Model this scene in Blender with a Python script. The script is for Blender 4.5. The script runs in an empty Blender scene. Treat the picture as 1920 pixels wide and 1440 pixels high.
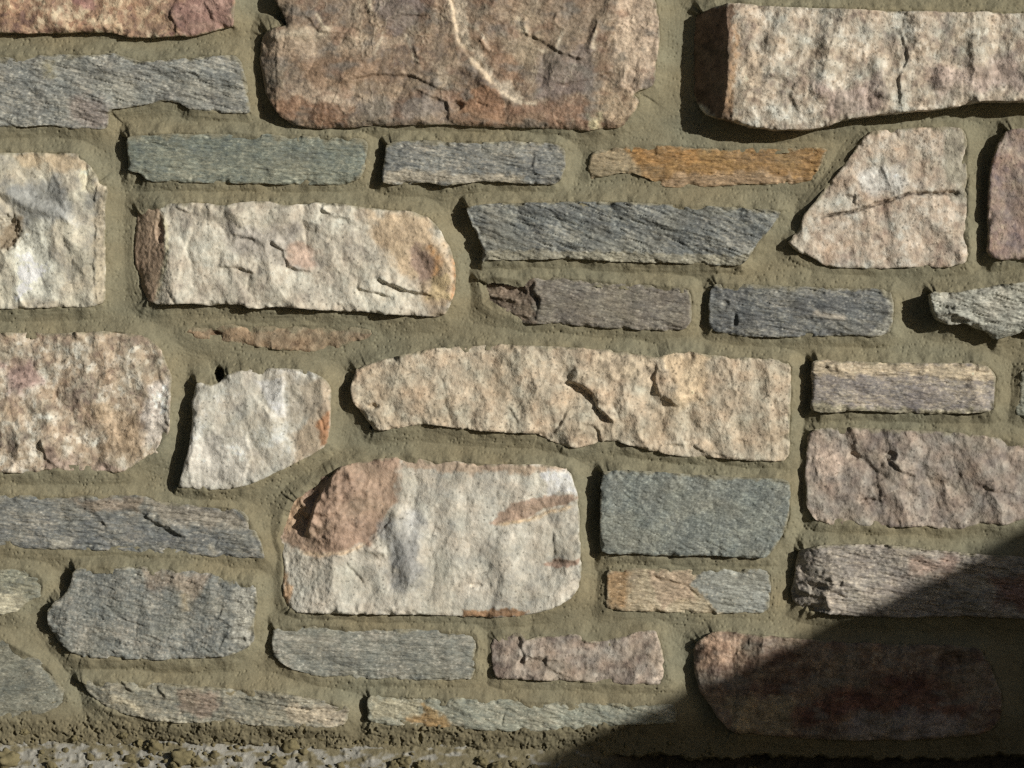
import bpy, bmesh, math, random
import numpy as np

# ---------------------------------------------------------------- camera, sky, sun, exposure
scene = bpy.context.scene
COL = scene.collection
S = 0.000625            # metres per unit of the wall layout (1920 x 1440 units in view)
ZC = 1.0                # height of the middle of the view above the ground
D = 3.2                 # camera distance from the mortar plane

cam_d = bpy.data.cameras.new("camera")
cam = bpy.data.objects.new("camera", cam_d)
COL.objects.link(cam)
cam.location = (0.0, -D, ZC)
cam.rotation_euler = (math.radians(90), 0, 0)
cam_d.sensor_width = 36.0
cam_d.lens = 36.0 * D / (1920 * S)
cam_d.clip_start = 0.05
cam_d.clip_end = 2000.0
scene.camera = cam

SUN = np.array([1.25, -1.0, 0.40])
SUN = SUN / np.linalg.norm(SUN)
elev = math.asin(SUN[2])
azim = math.atan2(SUN[0], SUN[1])        # clockwise from +Y

world = bpy.data.worlds.new("World")
scene.world = world
world.use_nodes = True
wn = world.node_tree.nodes
wl = world.node_tree.links
wn.clear()
sky = wn.new("ShaderNodeTexSky")
sky.sky_type = 'NISHITA'
sky.sun_disc = False
sky.sun_elevation = elev
sky.sun_rotation = azim
bg = wn.new("ShaderNodeBackground")
bg.inputs[1].default_value = 0.05
wo = wn.new("ShaderNodeOutputWorld")
wl.new(sky.outputs[0], bg.inputs[0])
wl.new(bg.outputs[0], wo.inputs[0])

sun_d = bpy.data.lights.new("sun", 'SUN')
sun_d.energy = 5.0
sun_d.angle = math.radians(0.53)
sun_d.color = (1.0, 0.965, 0.88)
sun = bpy.data.objects.new("sun", sun_d)
COL.objects.link(sun)
sun.location = tuple(SUN * 6 + np.array([0, 0, ZC]))
from mathutils import Vector
sun.rotation_euler = Vector(tuple(SUN)).to_track_quat('Z', 'Y').to_euler()

scene.view_settings.view_transform = 'Standard'
scene.view_settings.look = 'None'
scene.view_settings.exposure = -0.47
scene.view_settings.gamma = 1.0
scene.view_settings.use_curve_mapping = False
scene.cycles.filter_width = 1.4
scene.cycles.use_denoising = False
scene.cycles.max_bounces = 6
scene.cycles.diffuse_bounces = 3

KC = 1.30               # display colour in full sun -> albedo


def C(r, g, b, k=1.0):
    a = np.array([r, g, b], float) / 255.0
    lin = np.where(a <= 0.04045, a / 12.92, ((a + 0.055) / 1.055) ** 2.4)
    lin = lin * 0.80 + 0.20 * (lin @ np.array([0.25, 0.65, 0.10]))
    return np.clip(lin * KC * k, 0, 0.88)


# ---------------------------------------------------------------- noise (numpy)
def hsh(ix, iy, seed):
    h = (ix.astype(np.int64) * 374761393 + iy.astype(np.int64) * 668265263 + int(seed) * 974634777) & 0xFFFFFFFF
    h = ((h ^ (h >> 13)) * 1274126177) & 0xFFFFFFFF
    h = ((h ^ (h >> 16)) * 2246822519) & 0xFFFFFFFF
    h = h ^ (h >> 15)
    return (h & 0xFFFFFF).astype(np.float64) / float(0x1000000)


def perlin(x, y, seed=0):
    x0 = np.floor(x); y0 = np.floor(y)
    fx = x - x0; fy = y - y0
    u = fx * fx * fx * (fx * (fx * 6 - 15) + 10)
    v = fy * fy * fy * (fy * (fy * 6 - 15) + 10)

    def g(dx, dy):
        a = hsh(x0 + dx, y0 + dy, seed) * (2 * math.pi)
        return np.cos(a) * (fx - dx) + np.sin(a) * (fy - dy)
    a = g(0, 0); b = g(1, 0); c = g(0, 1); d = g(1, 1)
    ab = a + u * (b - a); cd = c + u * (d - c)
    return (ab + v * (cd - ab)) * 1.5


def fbm(x, y, seed=0, octv=4, gain=0.5):
    s = 0.0; a = 1.0; t = 0.0
    for i in range(octv):
        s = s + a * perlin(x, y, seed + i * 17)
        t += a; a *= gain
        x = x * 2.03 + 11.3; y = y * 2.03 - 7.7
    return s / t


def worley(x, y, seed=0):
    x0 = np.floor(x); y0 = np.floor(y)
    f1 = np.full(x.shape, 9.0); f2 = np.full(x.shape, 9.0); rid = np.zeros(x.shape)
    for dx in (-1, 0, 1):
        for dy in (-1, 0, 1):
            cx = x0 + dx; cy = y0 + dy
            px = cx + hsh(cx, cy, seed); py = cy + hsh(cx, cy, seed + 101)
            d = np.hypot(x - px, y - py)
            n = d < f1
            f2 = np.where(n, f1, np.minimum(f2, d))
            rid = np.where(n, hsh(cx, cy, seed + 202), rid)
            f1 = np.where(n, d, f1)
    return f1, f2, rid


def chips(x, y, seed=0, slope=0.9, bowl=1.0):
    """Broken-stone facets: lower envelope of tilted shallow bowls, range about -1..1."""
    x0 = np.floor(x); y0 = np.floor(y)
    best = np.full(x.shape, 9.0)
    for dx in (-1, 0, 1):
        for dy in (-1, 0, 1):
            cx = x0 + dx; cy = y0 + dy
            px = x - (cx + hsh(cx, cy, seed)); py = y - (cy + hsh(cx, cy, seed + 31))
            a = hsh(cx, cy, seed + 62) * 2 * math.pi
            m = slope * (0.3 + 0.7 * hsh(cx, cy, seed + 93))
            h = (hsh(cx, cy, seed + 124) - 0.5) * 0.5 + m * (np.cos(a) * px + np.sin(a) * py) + bowl * (px * px + py * py)
            best = np.minimum(best, h)
    return best


def sstep(a, b, x):
    t = np.clip((x - a) / (b - a), 0, 1)
    return t * t * (3 - 2 * t)


def mix(a, b, t):
    return a * (1 - t)[:, None] + b * t[:, None]


# ---------------------------------------------------------------- polygons
def poly_sdf(u, v, pts):
    """signed distance, positive inside"""
    p = np.array(pts, float)
    q = np.roll(p, -1, axis=0)
    dmin = np.full(u.shape, 1e18)
    ins = np.zeros(u.shape, bool)
    for (ax, ay), (bx, by) in zip(p, q):
        ex, ey = bx - ax, by - ay
        L = ex * ex + ey * ey + 1e-9
        t = np.clip(((u - ax) * ex + (v - ay) * ey) / L, 0, 1)
        dx = u - ax - t * ex; dy = v - ay - t * ey
        dmin = np.minimum(dmin, dx * dx + dy * dy)
        c = ((ay > v) != (by > v))
        if abs(ey) > 1e-9:
            ins ^= c & (u < ax + (v - ay) * ex / ey)
    d = np.sqrt(dmin)
    return np.where(ins, d, -d)


def line_dist(u, v, pts):
    """distance to a polyline, signed side (+ = right-hand side of travel, v down), arc 0..1"""
    p = np.array(pts, float)
    dmin = np.full(u.shape, 1e18); side = np.ones(u.shape); arc = np.zeros(u.shape)
    seg = np.hypot(*(p[1:] - p[:-1]).T); tot = seg.sum(); acc = 0.0
    for i in range(len(p) - 1):
        ax, ay = p[i]; bx, by = p[i + 1]
        ex, ey = bx - ax, by - ay
        L = ex * ex + ey * ey + 1e-9
        t = np.clip(((u - ax) * ex + (v - ay) * ey) / L, 0, 1)
        dx = u - ax - t * ex; dy = v - ay - t * ey
        d = dx * dx + dy * dy
        n = d < dmin
        dmin = np.where(n, d, dmin)
        side = np.where(n, np.sign(ex * dy - ey * dx), side)
        arc = np.where(n, (acc + t * seg[i]) / tot, arc)
        acc += seg[i]
    return np.sqrt(dmin), side, arc


def soften(pts, r=0.22):
    """cut every corner of a traced outline a little"""
    p = np.array(pts, float); out = []
    n = len(p)
    for i in range(n):
        a, b, c = p[i - 1], p[i], p[(i + 1) % n]
        out.append(b + (a - b) * r); out.append(b + (c - b) * r)
    return np.array(out)


def P(s):
    f = [float(x) for x in s.replace(',', ' ').split()]
    return list(zip(f[0::2], f[1::2]))



# ---------------------------------------------------------------- mesh helper
def link_mesh(name, co, quads, mat, parent=None, col=None, smooth=True, origin=None, sharp_from=None):
    me = bpy.data.meshes.new(name)
    co = np.asarray(co, np.float32); quads = np.asarray(quads, np.int32)
    if origin is None:
        origin = (0.0, 0.0, 0.0)
    co = co - np.array(origin, np.float32)
    k = quads.shape[1]
    me.vertices.add(len(co)); me.vertices.foreach_set("co", co.ravel())
    me.loops.add(quads.size); me.loops.foreach_set("vertex_index", quads.ravel())
    me.polygons.add(len(quads))
    me.polygons.foreach_set("loop_start", np.arange(0, quads.size, k, dtype=np.int32))
    me.polygons.foreach_set("loop_total", np.full(len(quads), k, np.int32))
    sm = np.full(len(quads), smooth)
    me.polygons.foreach_set("use_smooth", sm)
    me.update(calc_edges=True)
    if col is not None:
        at = me.attributes.new("Col", 'FLOAT_COLOR', 'POINT')
        c4 = np.ones((len(co), 4), np.float32); c4[:, :3] = col
        at.data.foreach_set("color", c4.ravel())
    me.validate()
    me.materials.append(mat)
    o = bpy.data.objects.new(name, me)
    COL.objects.link(o)
    if parent is not None:
        o.parent = parent
        o.location = Vector(origin) - parent.location
    else:
        o.location = origin
    return o


def to_world(u, v, h, k=1.0):
    return np.stack([(u - 960) * S * k, -h * S, ZC + (720 - v) * S * k], axis=1)


# ---------------------------------------------------------------- materials
def new_mat(name):
    m = bpy.data.materials.new(name); m.use_nodes = True
    n = m.node_tree.nodes; l = m.node_tree.links
    return m, n, l, n["Principled BSDF"]


def rock_material(name, grain, stretch, rough, bump, speck, spec=0.25):
    """vertex rock colours, broken up by mineral grains, with a fine bump"""
    m, n, l, b = new_mat(name)
    att = n.new("ShaderNodeAttribute"); att.attribute_name = "Col"
    geo = n.new("ShaderNodeNewGeometry")
    mp = n.new("ShaderNodeMapping"); mp.inputs["Scale"].default_value = stretch
    mp.inputs["Rotation"].default_value = (0, math.radians(6), 0)
    l.new(geo.outputs["Position"], mp.inputs["Vector"])
    nz = n.new("ShaderNodeTexNoise"); nz.inputs["Scale"].default_value = grain
    nz.inputs["Detail"].default_value = 5; nz.inputs["Roughness"].default_value = 0.72
    l.new(mp.outputs[0], nz.inputs["Vector"])
    vo = n.new("ShaderNodeTexVoronoi"); vo.inputs["Scale"].default_value = grain * 1.2
    l.new(mp.outputs[0], vo.inputs["Vector"])
    rmp = n.new("ShaderNodeMapRange")
    rmp.inputs[1].default_value = 0.28; rmp.inputs[2].default_value = 0.72
    rmp.inputs[3].default_value = 1 - speck; rmp.inputs[4].default_value = 1 + speck
    l.new(nz.outputs[0], rmp.inputs[0])
    sep = n.new("ShaderNodeSeparateColor"); l.new(vo.outputs["Color"], sep.inputs[0])
    rm2 = n.new("ShaderNodeMapRange")
    rm2.inputs[3].default_value = 1 - speck * 0.6; rm2.inputs[4].default_value = 1 + speck * 0.6
    l.new(sep.outputs[0], rm2.inputs[0])
    mu = n.new("ShaderNodeMath"); mu.operation = 'MULTIPLY'
    l.new(rmp.outputs[0], mu.inputs[0]); l.new(rm2.outputs[0], mu.inputs[1])
    vm = n.new("ShaderNodeVectorMath"); vm.operation = 'SCALE'
    l.new(att.outputs["Color"], vm.inputs[0]); l.new(mu.outputs[0], vm.inputs["Scale"])
    l.new(vm.outputs[0], b.inputs["Base Color"])
    nb = n.new("ShaderNodeTexNoise"); nb.inputs["Scale"].default_value = grain * 0.8
    nb.inputs["Detail"].default_value = 4; nb.inputs["Roughness"].default_value = 0.65
    l.new(mp.outputs[0], nb.inputs["Vector"])
    bp = n.new("ShaderNodeBump"); bp.inputs["Strength"].default_value = 1.0
    bp.inputs["Distance"].default_value = bump
    l.new(nb.outputs[0], bp.inputs["Height"])
    l.new(bp.outputs[0], b.inputs["Normal"])
    b.inputs["Roughness"].default_value = rough
    b.inputs["Specular IOR Level"].default_value = spec
    return m


MAT = {
    'schist': rock_material("schist", 260, (0.4, 1, 1.3), 0.62, 0.0022, 0.22, 0.35),
    'granite': rock_material("granite", 230, (1, 1, 1), 0.7, 0.0016, 0.13, 0.3),
    'quartz': rock_material("quartz", 200, (1, 1, 1), 0.62, 0.0014, 0.09, 0.3),
    'slab': rock_material("brown_rock", 210, (0.8, 1, 1.1), 0.6, 0.0016, 0.17, 0.35),
    'mortar': rock_material("mortar", 420, (1, 1, 1), 0.92, 0.0006, 0.09, 0.1),
}

# ---------------------------------------------------------------- the stones, traced one by one
# kind, face height H, lips (left, bottom, right, top: how far the mortar climbs the edge),
# pal = (middle, light, dark) display colours; feats = shaped details of the face
STONES = []


def stone(name, label, kind, H, pal, poly, lips=(0.1, 0.6, 0.9, 0.9), tilt=(0, 0), amp=1.0, wob=1.0,
          bevel=5, smear=8, feats=(), streak=1.0, ang=6, contrast=1.0):
    STONES.append(dict(name=name, label=label, kind=kind, H=H, pal=[C(*c) for c in pal], poly=P(poly), lips=lips,
                       tilt=tilt, amp=amp, wob=wob, bevel=bevel, smear=smear, feats=feats, ang=ang, contrast=contrast, streak=streak))


stone('granite_stone', 'mottled pink and rust stone at the upper left corner, cut off by the top edge', 'granite', 26,
      [(168, 132, 102), (208, 184, 148), (122, 92, 80)],
      "-180 60 0 60 60 63 150 60 215 60 240 70 300 70 330 66 360 68 395 60 420 52 438 48 442 0 444 -60 430 -95 -180 -95",
      lips=(0.3, 0.25, 0.9, 0.9), contrast=1.25, feats=(
          ('patch', P("330 0 440 -20 440 50 400 60 340 66 322 40"), (140, 104, 98), 12, 0.7),
          ('patch', P("120 -20 180 -20 175 15 150 20"), (150, 105, 100), 10, 0.7),
          ('step', P("335 -20 322 30 332 66"), 7, 40), ('step', P("430 50 395 35 380 0"), 5, 30),
          ('ridge', P("55 55 80 20 130 55 190 50 200 10"), 12, 4)))

stone('brown_stone', 'largest brown stone, smooth rusty crust crossed by a pale diagonal vein', 'slab', 34,
      [(134, 113, 92), (176, 153, 126), (100, 86, 77)],
      "530 -95 520 -30 512 -5 528 20 540 48 512 50 497 57 488 70 485 110 492 150 500 180 520 215 545 233 580 239 620 240 700 236 830 232 900 237 960 238 1040 240 1100 245 1130 240 1165 238 1195 205 1198 187 1187 176 1215 165 1226 158 1232 120 1238 70 1234 20 1222 -20 1210 -95",
      lips=(0.12, 0.55, 0.75, 0.9), amp=1.0, bevel=9, smear=5, contrast=1.0, feats=(
          ('cut', 512, 120, 30, 0.5, 0.0), ('cut', 600, 228, 32, 0.0, -0.5),
          ('patch', P("500 60 640 55 780 78 700 95 560 110 515 140 500 110"), (172, 150, 124), 14, 0.6),
          ('patch', P("540 150 660 170 720 200 640 215 560 190"), (184, 162, 136), 12, 0.7),
          ('patch', P("510 190 560 185 660 205 650 235 560 236 520 212"), (138, 102, 74), 14, 0.7),
          ('patch', P("850 180 910 160 935 200 945 236 860 232"), (146, 106, 74), 12, 0.6),
          ('patch', P("945 195 1100 190 1120 236 960 236"), (142, 108, 84), 20, 0.7),
          ('patch', P("660 190 830 180 850 200 840 228 700 230"), (118, 110, 104), 20, 0.6),
          ('patch', P("1170 -40 1235 -20 1240 100 1226 158 1190 176 1168 150 1150 100 1160 40"), (196, 172, 146), 14, 0.7),
          ('patch', P("1110 150 1190 178 1196 205 1160 238 1120 214"), (186, 160, 128), 12, 0.8),
          ('patch', P("1100 215 1130 212 1132 240 1106 244"), (232, 206, 158), 5, 0.5),
          ('patch', P("826 -30 850 20 862 80 895 125 935 165 980 205 985 190 935 130 905 95 885 60 872 20 866 -30"), (190, 174, 150), 9, 0.7),
          ('vein', P("838 -30 850 30 858 75 885 115 910 140 935 172"), 5, (214, 190, 156)),
          ('step', P("935 172 910 140 885 115 858 75 848 20 838 -30"), -7, 40),
          ('ridge', P("870 120 905 155 940 180 975 200"), 10, 4), ('patch', P("860 190 890 165 920 160 940 175 950 236 865 232"), (150, 112, 82), 6, 0.7),
          ('step', P("770 160 790 175 835 190 845 235"), 6, 18), ('pit', 858, 197, 14, 9, 8),
          ('step', P("1168 -40 1160 40 1135 95"), -7, 40), ('step', P("1180 120 1168 160 1190 178"), -6, 16),
          ('ridge', P("980 30 985 60 995 68"), 5, 4), ('ridge', P("1060 60 1040 40 1050 20"), 4, 3),
          ('ridge', P("1100 100 1115 60 1120 30"), 4, 3), ('ridge', P("900 70 910 90 925 98"), 4, 3),
          ('ridge', P("690 5 695 25"), 5, 3), ('ridge', P("775 85 785 110 780 120"), 5, 3),
          ('vein', P("760 60 775 105 792 132"), 3, (198, 182, 156)), ('vein', P("900 58 912 84 925 104"), 3.5, (204, 190, 166)),
          ('vein', P("700 104 712 80 722 56"), 3, (198, 182, 156)), ('vein', P("852 28 880 48 902 60"), 3, (200, 186, 160)),
          ('vein', P("930 168 970 190 1012 196"), 4, (204, 186, 158)), ('vein', P("1060 45 1048 80 1040 110"), 3.5, (204, 190, 166)),
          ('vein', P("985 62 1000 90 1030 100"), 3, (198, 182, 156)), ('vein', P("590 20 605 50 640 60"), 3, (196, 180, 152)),
          ('step', P("620 160 700 140 770 142 850 178"), 7, 22), ('step', P("990 60 1040 95 1085 112 1130 92"), 7, 24),
          ('step', P("1040 160 1100 150 1155 132"), 6, 20), ('step', P("700 55 740 30 800 28 830 10"), 6, 22), ('step', P("560 20 600 60 680 66"), 6, 22),
          ('patch', P("690 -10 810 -10 800 50 720 62"), (116, 102, 98), 14, 0.8), ('patch', P("1000 100 1110 90 1120 170 1010 185"), (118, 104, 98), 16, 0.8),
          ('patch', P("540 110 700 100 720 150 600 172"), (140, 112, 86), 16, 0.7), ('patch', P("940 20 1020 30 1010 120 950 140"), (158, 138, 112), 16, 0.7),
          ('patch', P("880 60 960 100 980 150 930 150"), (146, 112, 84), 12, 0.6), ('patch', P("1040 0 1130 10 1110 70 1050 60"), (146, 126, 104), 14, 0.7),
          ('ridge', P("500 75 540 65 600 62 680 70"), 9, 4),
          ('crack', P("660 180 680 186"), 3, 3), ('crack', P("892 193 915 200"), 2.5, 3),
          ('vein', P("500 66 560 62 640 64"), 9, (190, 174, 148)), ('vein', P("970 30 978 55 992 66"), 5, (205, 190, 160)),
          ('vein', P("690 -10 695 30"), 4, (205, 190, 160)), ('vein', P("1110 95 1118 55"), 4, (200, 184, 156))))

stone('granite_stone', 'large coarse pale pink stone jutting out, its end face dark with an orange edge', 'granite', 74,
      [(182, 168, 147), (212, 203, 186), (146, 130, 116)],
      "1306 22 1345 8 1380 4 1420 9 1500 14 1640 19 1780 21 1860 23 1920 26 2090 26 2090 190 1920 190 1840 190 1790 200 1720 208 1640 215 1590 222 1555 235 1520 242 1460 243 1410 236 1380 228 1350 222 1322 208 1302 172 1298 120 1302 60",
      lips=(0.02, 0.72, 0.5, 0.93), amp=1.3, bevel=5, smear=3, contrast=1.1, feats=(
          ('cut', 1374, 60, 76, 1.12, 0.03), ('cut', 1440, 190, 74, 0.1, -0.28),
          ('step', P("1690 60 1700 110 1685 150 1690 205"), 8, 40), ('step', P("1500 215 1480 180 1490 150"), 5, 30),
          ('ridge', P("1560 60 1550 140 1545 200"), 22, 7), ('ridge', P("1640 90 1650 150 1650 190"), 16, 7),
          ('ridge', P("1450 60 1445 150"), 26, 5), ('ridge', P("1840 60 1835 150"), 22, 6), ('ridge', P("1760 120 1765 170"), 18, 6),
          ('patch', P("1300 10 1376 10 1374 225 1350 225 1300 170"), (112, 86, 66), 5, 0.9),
          ('vein', P("1378 30 1382 90 1374 140 1366 190 1366 220"), 8, (190, 150, 108)),
          ('patch', P("1385 100 1430 100 1425 160 1385 170"), (204, 180, 150), 16, 0.5),
          ('patch', P("1530 160 1640 150 1650 200 1550 215"), (164, 142, 134), 24, 0.6),
          ('patch', P("1740 130 1900 100 1910 160 1760 180"), (170, 148, 138), 26, 0.6)))

stone('schist_stone', 'long blue grey stone with a small pink patch, below the rust pink corner stone', 'schist', 21,
      [(124, 125, 119), (168, 165, 152), (90, 93, 92)],
      "-180 108 0 108 50 105 110 100 160 104 215 98 240 108 265 115 330 110 400 105 440 103 450 112 462 150 467 190 470 212 440 213 405 211 370 207 355 205 335 192 305 188 280 195 250 200 210 205 204 215 202 238 190 242 160 241 130 240 100 235 60 236 0 238 -180 238",
      lips=(0.2, 0.8, 0.6, 0.9), amp=1.25, ang=14, feats=(
          ('patch', P("140 180 200 175 203 240 150 235 125 215"), (140, 126, 118), 20, 0.6),
          ('vein', P("90 110 95 150"), 12, (138, 132, 105)), ('ridge', P("215 110 230 150"), 20, 4),
          ('step', P("130 195 170 185 205 200"), 5, 25)))

stone('schist_stone', 'flat green grey stone under the left end of the largest brown stone', 'schist', 24,
      [(112, 118, 106), (146, 147, 128), (90, 99, 98)],
      "237 260 247 254 300 252 400 250 520 253 600 255 680 258 690 267 689 290 683 320 672 338 650 345 600 346 520 345 440 343 350 342 300 340 275 337 262 325 241 320 238 300",
      lips=(0.08, 0.68, 0.93, 0.93), amp=0.7, ang=3, smear=9, feats=(
          ('step', P("240 322 266 322 280 338"), -5, 8), ('crack', P("470 318 505 320"), 3, 2.5)))

stone('schist_stone', 'blue grey stone with a wavy lower edge, directly beneath the middle of the largest brown stone', 'schist', 30,
      [(118, 119, 114), (164, 159, 145), (86, 90, 92)],
      "722 272 737 266 800 262 860 268 950 264 1040 268 1060 280 1061 310 1052 338 1040 345 1000 345 950 342 910 340 870 344 835 349 800 342 770 344 730 346 716 342 719 310",
      lips=(0.05, 0.6, 0.93, 0.93), amp=1.0, ang=8, feats=(
          ('step', P("1005 275 1000 310 1010 340"), 5, 18), ('patch', P("720 318 840 325 980 330 980 346 720 346"), (160, 150, 130), 8, 0.7)))

stone('orange_stone', 'thin orange streaked stone almost buried in the mortar', 'schist', 9,
      [(140, 106, 58), (164, 126, 66), (104, 82, 56)],
      "1108 288 1125 280 1180 273 1240 272 1290 275 1350 278 1420 276 1500 275 1553 277 1545 300 1530 325 1520 342 1480 345 1430 347 1400 345 1370 348 1320 350 1280 353 1245 350 1215 335 1190 325 1160 324 1120 335 1106 338 1102 315",
      lips=(0.8, 0.6, 0.95, 0.95), amp=0.9, ang=4, smear=7, feats=(
          ('patch', P("1095 270 1170 270 1190 300 1190 335 1095 345"), (140, 126, 98), 18, 0.85),
          ('patch', P("1240 345 1260 325 1400 322 1500 335 1480 352 1260 356"), (158, 132, 100), 10, 0.7),
          ('patch', P("1170 275 1300 276 1310 300 1200 305"), (166, 118, 50), 14, 0.6),
          ('step', P("1180 320 1240 345"), -6, 14)))

stone('granite_stone', 'pale pink stone with a slanted side and a dark crack running across it', 'granite', 17,
      [(188, 171, 150), (208, 198, 182), (156, 136, 120)],
      "1625 250 1640 245 1700 240 1770 237 1800 240 1812 255 1813 310 1815 370 1813 430 1815 475 1810 492 1780 502 1740 500 1700 502 1650 504 1580 502 1545 498 1520 480 1490 470 1475 455 1485 445 1500 425 1505 405 1530 375 1565 330 1600 285",
      lips=(0.55, 0.7, 0.95, 0.95), amp=1.0, smear=7, feats=(
          ('crack', P("1535 406 1570 402 1600 396 1640 383 1665 377 1700 363 1720 361"), 2.6, 12),
          ('crack', P("1710 362 1740 364 1770 362 1802 363"), 4.0, 16),
          ('vein', P("1515 412 1540 407 1600 397 1665 378 1700 364 1740 363 1830 364"), 3.2, (52, 38, 30)),  # dark colour along the crack stands in for shade inside it
          ('ridge', P("1600 330 1598 370"), 14, 4), ('step', P("1606 350 1600 385"), 5, 16),
          ('patch', P("1780 240 1815 250 1815 380 1790 370 1770 300"), (148, 142, 124), 14, 0.8),
          ('patch', P("1600 320 1680 310 1720 350 1640 370"), (196, 194, 188), 22, 0.7)))

stone('granite_stone', 'purplish stone with a curved dark left side, cut off by the right edge under the jutting stone', 'granite', 30,
      [(152, 130, 120), (182, 162, 142), (122, 106, 106)],
      "1888 243 1920 240 2090 240 2090 488 1920 485 1880 488 1860 482 1850 470 1855 430 1853 390 1856 340 1862 300 1874 265",
      lips=(0.1, 0.7, 0.9, 0.9), amp=0.8, smear=4)

stone('quartz_stone', 'blocky white and grey stone at the left edge with a tan flaked right side', 'quartz', 22,
      [(182, 174, 154), (218, 208, 184), (142, 138, 128)],
      "-180 288 0 288 60 285 100 287 145 285 160 300 175 320 184 332 186 345 202 350 199 380 197 440 198 500 198 560 190 570 160 577 130 575 60 578 0 580 -180 580",
      lips=(0.5, 0.8, 0.9, 0.9), amp=1.15, smear=5, contrast=1.2, feats=(
          ('step', P("188 330 178 380 180 440 176 500 180 575"), 5, 12),
          ('patch', P("182 345 202 345 198 570 176 572 180 440"), (196, 180, 150), 9, 0.6),
          ('patch', P("150 310 182 325 180 365 152 352"), (226, 206, 172), 8, 0.5),
          ('patch', P("20 360 120 330 140 420 40 430"), (146, 148, 146), 24, 0.9),
          ('patch', P("20 290 150 285 165 310 120 318 40 312"), (186, 162, 126), 16, 0.7),
          ('pit', 14, 435, 26, 34, 12), ('patch', P("0 415 40 410 36 455 0 470"), (130, 112, 86), 12, 0.8),
          ('patch', P("20 440 90 420 100 560 30 565"), (222, 214, 198), 24, 0.8),
          ('ridge', P("0 350 50 390 110 400 150 430"), 8, 4)))

stone('quartz_stone', 'rough white stone with brown chipped end and an orange stained rounded end', 'quartz', 30,
      [(194, 185, 166), (218, 211, 194), (158, 148, 134)],
      "255 394 275 388 320 382 370 380 420 385 470 378 500 377 540 385 600 380 640 383 700 390 770 395 800 405 825 430 845 465 855 500 855 540 848 565 835 590 820 595 780 593 725 590 690 585 640 583 580 580 520 575 470 580 450 570 400 572 340 570 295 572 275 565 262 540 252 500 248 460 250 420",
      lips=(0.15, 0.55, 0.93, 0.95), amp=1.2, smear=6, contrast=1.15, feats=(
          ('cut', 308, 480, 31, 0.42, 0.0), ('pit', 300, 430, 9, 34, 6), ('patch', P("245 380 300 388 312 430 312 490 296 545 290 575 245 575"), (146, 120, 96), 5, 0.9),
          ('vein', P("300 392 313 430 313 480 299 540 290 572"), 4, (226, 206, 170)),
          ('patch', P("690 395 800 400 850 470 858 540 840 590 790 560 740 500 700 440"), (190, 162, 124), 26, 0.75),
          ('patch', P("765 470 800 460 825 490 815 520 785 525"), (150, 122, 108), 12, 0.7),
          ('vein', P("800 455 825 490 812 525"), 7, (200, 150, 92)), ('vein', P("848 470 856 520 846 570"), 6, (206, 150, 92)),
          ('patch', P("810 520 838 515 840 560 800 560"), (196, 172, 122), 8, 0.7),
          ('step', P("815 555 760 545 700 520"), 17, 20), ('step', P("735 558 700 548 665 540"), 11, 16),
          ('step', P("600 512 565 508 540 500 530 470 500 450"), 10, 26), ('step', P("480 514 450 503 410 500"), 12, 20),
          ('step', P("480 450 455 445 430 440"), 6, 20), ('step', P("660 412 625 405 600 392"), 11, 16), ('step', P("360 402 340 394 328 388"), 7, 10),
          ('patch', P("430 420 560 430 600 500 500 500 440 470"), (158, 150, 140), 22, 0.8),
          ('patch', P("540 450 600 470 590 510 545 500"), (182, 150, 128), 16, 0.6),
          ('ridge', P("420 400 500 410 560 400"), 16, 6), ('step', P("365 420 345 470 330 565"), -5, 40)))

stone('schist_stone', 'dark blue grey stone with slanted ends, above the broken brown grey stone', 'schist', 29,
      [(104, 107, 104), (150, 149, 138), (74, 78, 80)],
      "872 388 900 383 1000 380 1080 377 1200 380 1300 385 1400 390 1455 393 1465 398 1452 420 1430 445 1415 465 1400 488 1388 497 1340 496 1250 493 1150 490 1060 485 960 487 915 488 903 491 905 465 893 435 880 410",
      lips=(0.05, 0.75, 0.9, 0.92), amp=1.5, ang=20, smear=6, feats=(
          ('step', P("880 405 897 436 908 470"), -6, 14), ('patch', P("910 470 1060 470 1400 480 1390 500 910 492"), (150, 144, 122), 6, 0.7)))

stone('schist_stone', 'brown grey stone with a broken hollow dark left end', 'schist', 22,
      [(112, 105, 95), (146, 138, 122), (86, 81, 76)],
      "895 524 930 519 975 526 1000 520 1060 520 1150 530 1240 535 1290 540 1297 560 1297 600 1285 618 1250 620 1180 617 1100 613 1040 605 985 608 960 595 930 585 905 570 905 555 900 535",
      lips=(0.55, 0.62, 0.95, 0.95), amp=0.75, ang=10, smear=6, feats=(
          ('cut', 1010, 560, 22, 0.24, 0.0), ('step', P("1005 525 995 545 1010 560 1003 605"), 12, 24),
          ('step', P("905 558 945 585 1000 598"), 9, 18), ('step', P("900 534 940 540"), 7, 14),
          ('ridge', P("905 550 950 558 975 566"), 5, 8), ('ridge', P("900 526 935 524"), 5, 5),
          ('pit', 965, 545, 26, 14, 8), ('vein', P("912 552 950 562 975 566"), 4, (176, 162, 142)),
          ('patch', P("895 520 1000 522 1000 610 930 590 900 565"), (112, 92, 74), 8, 0.6)))

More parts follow.
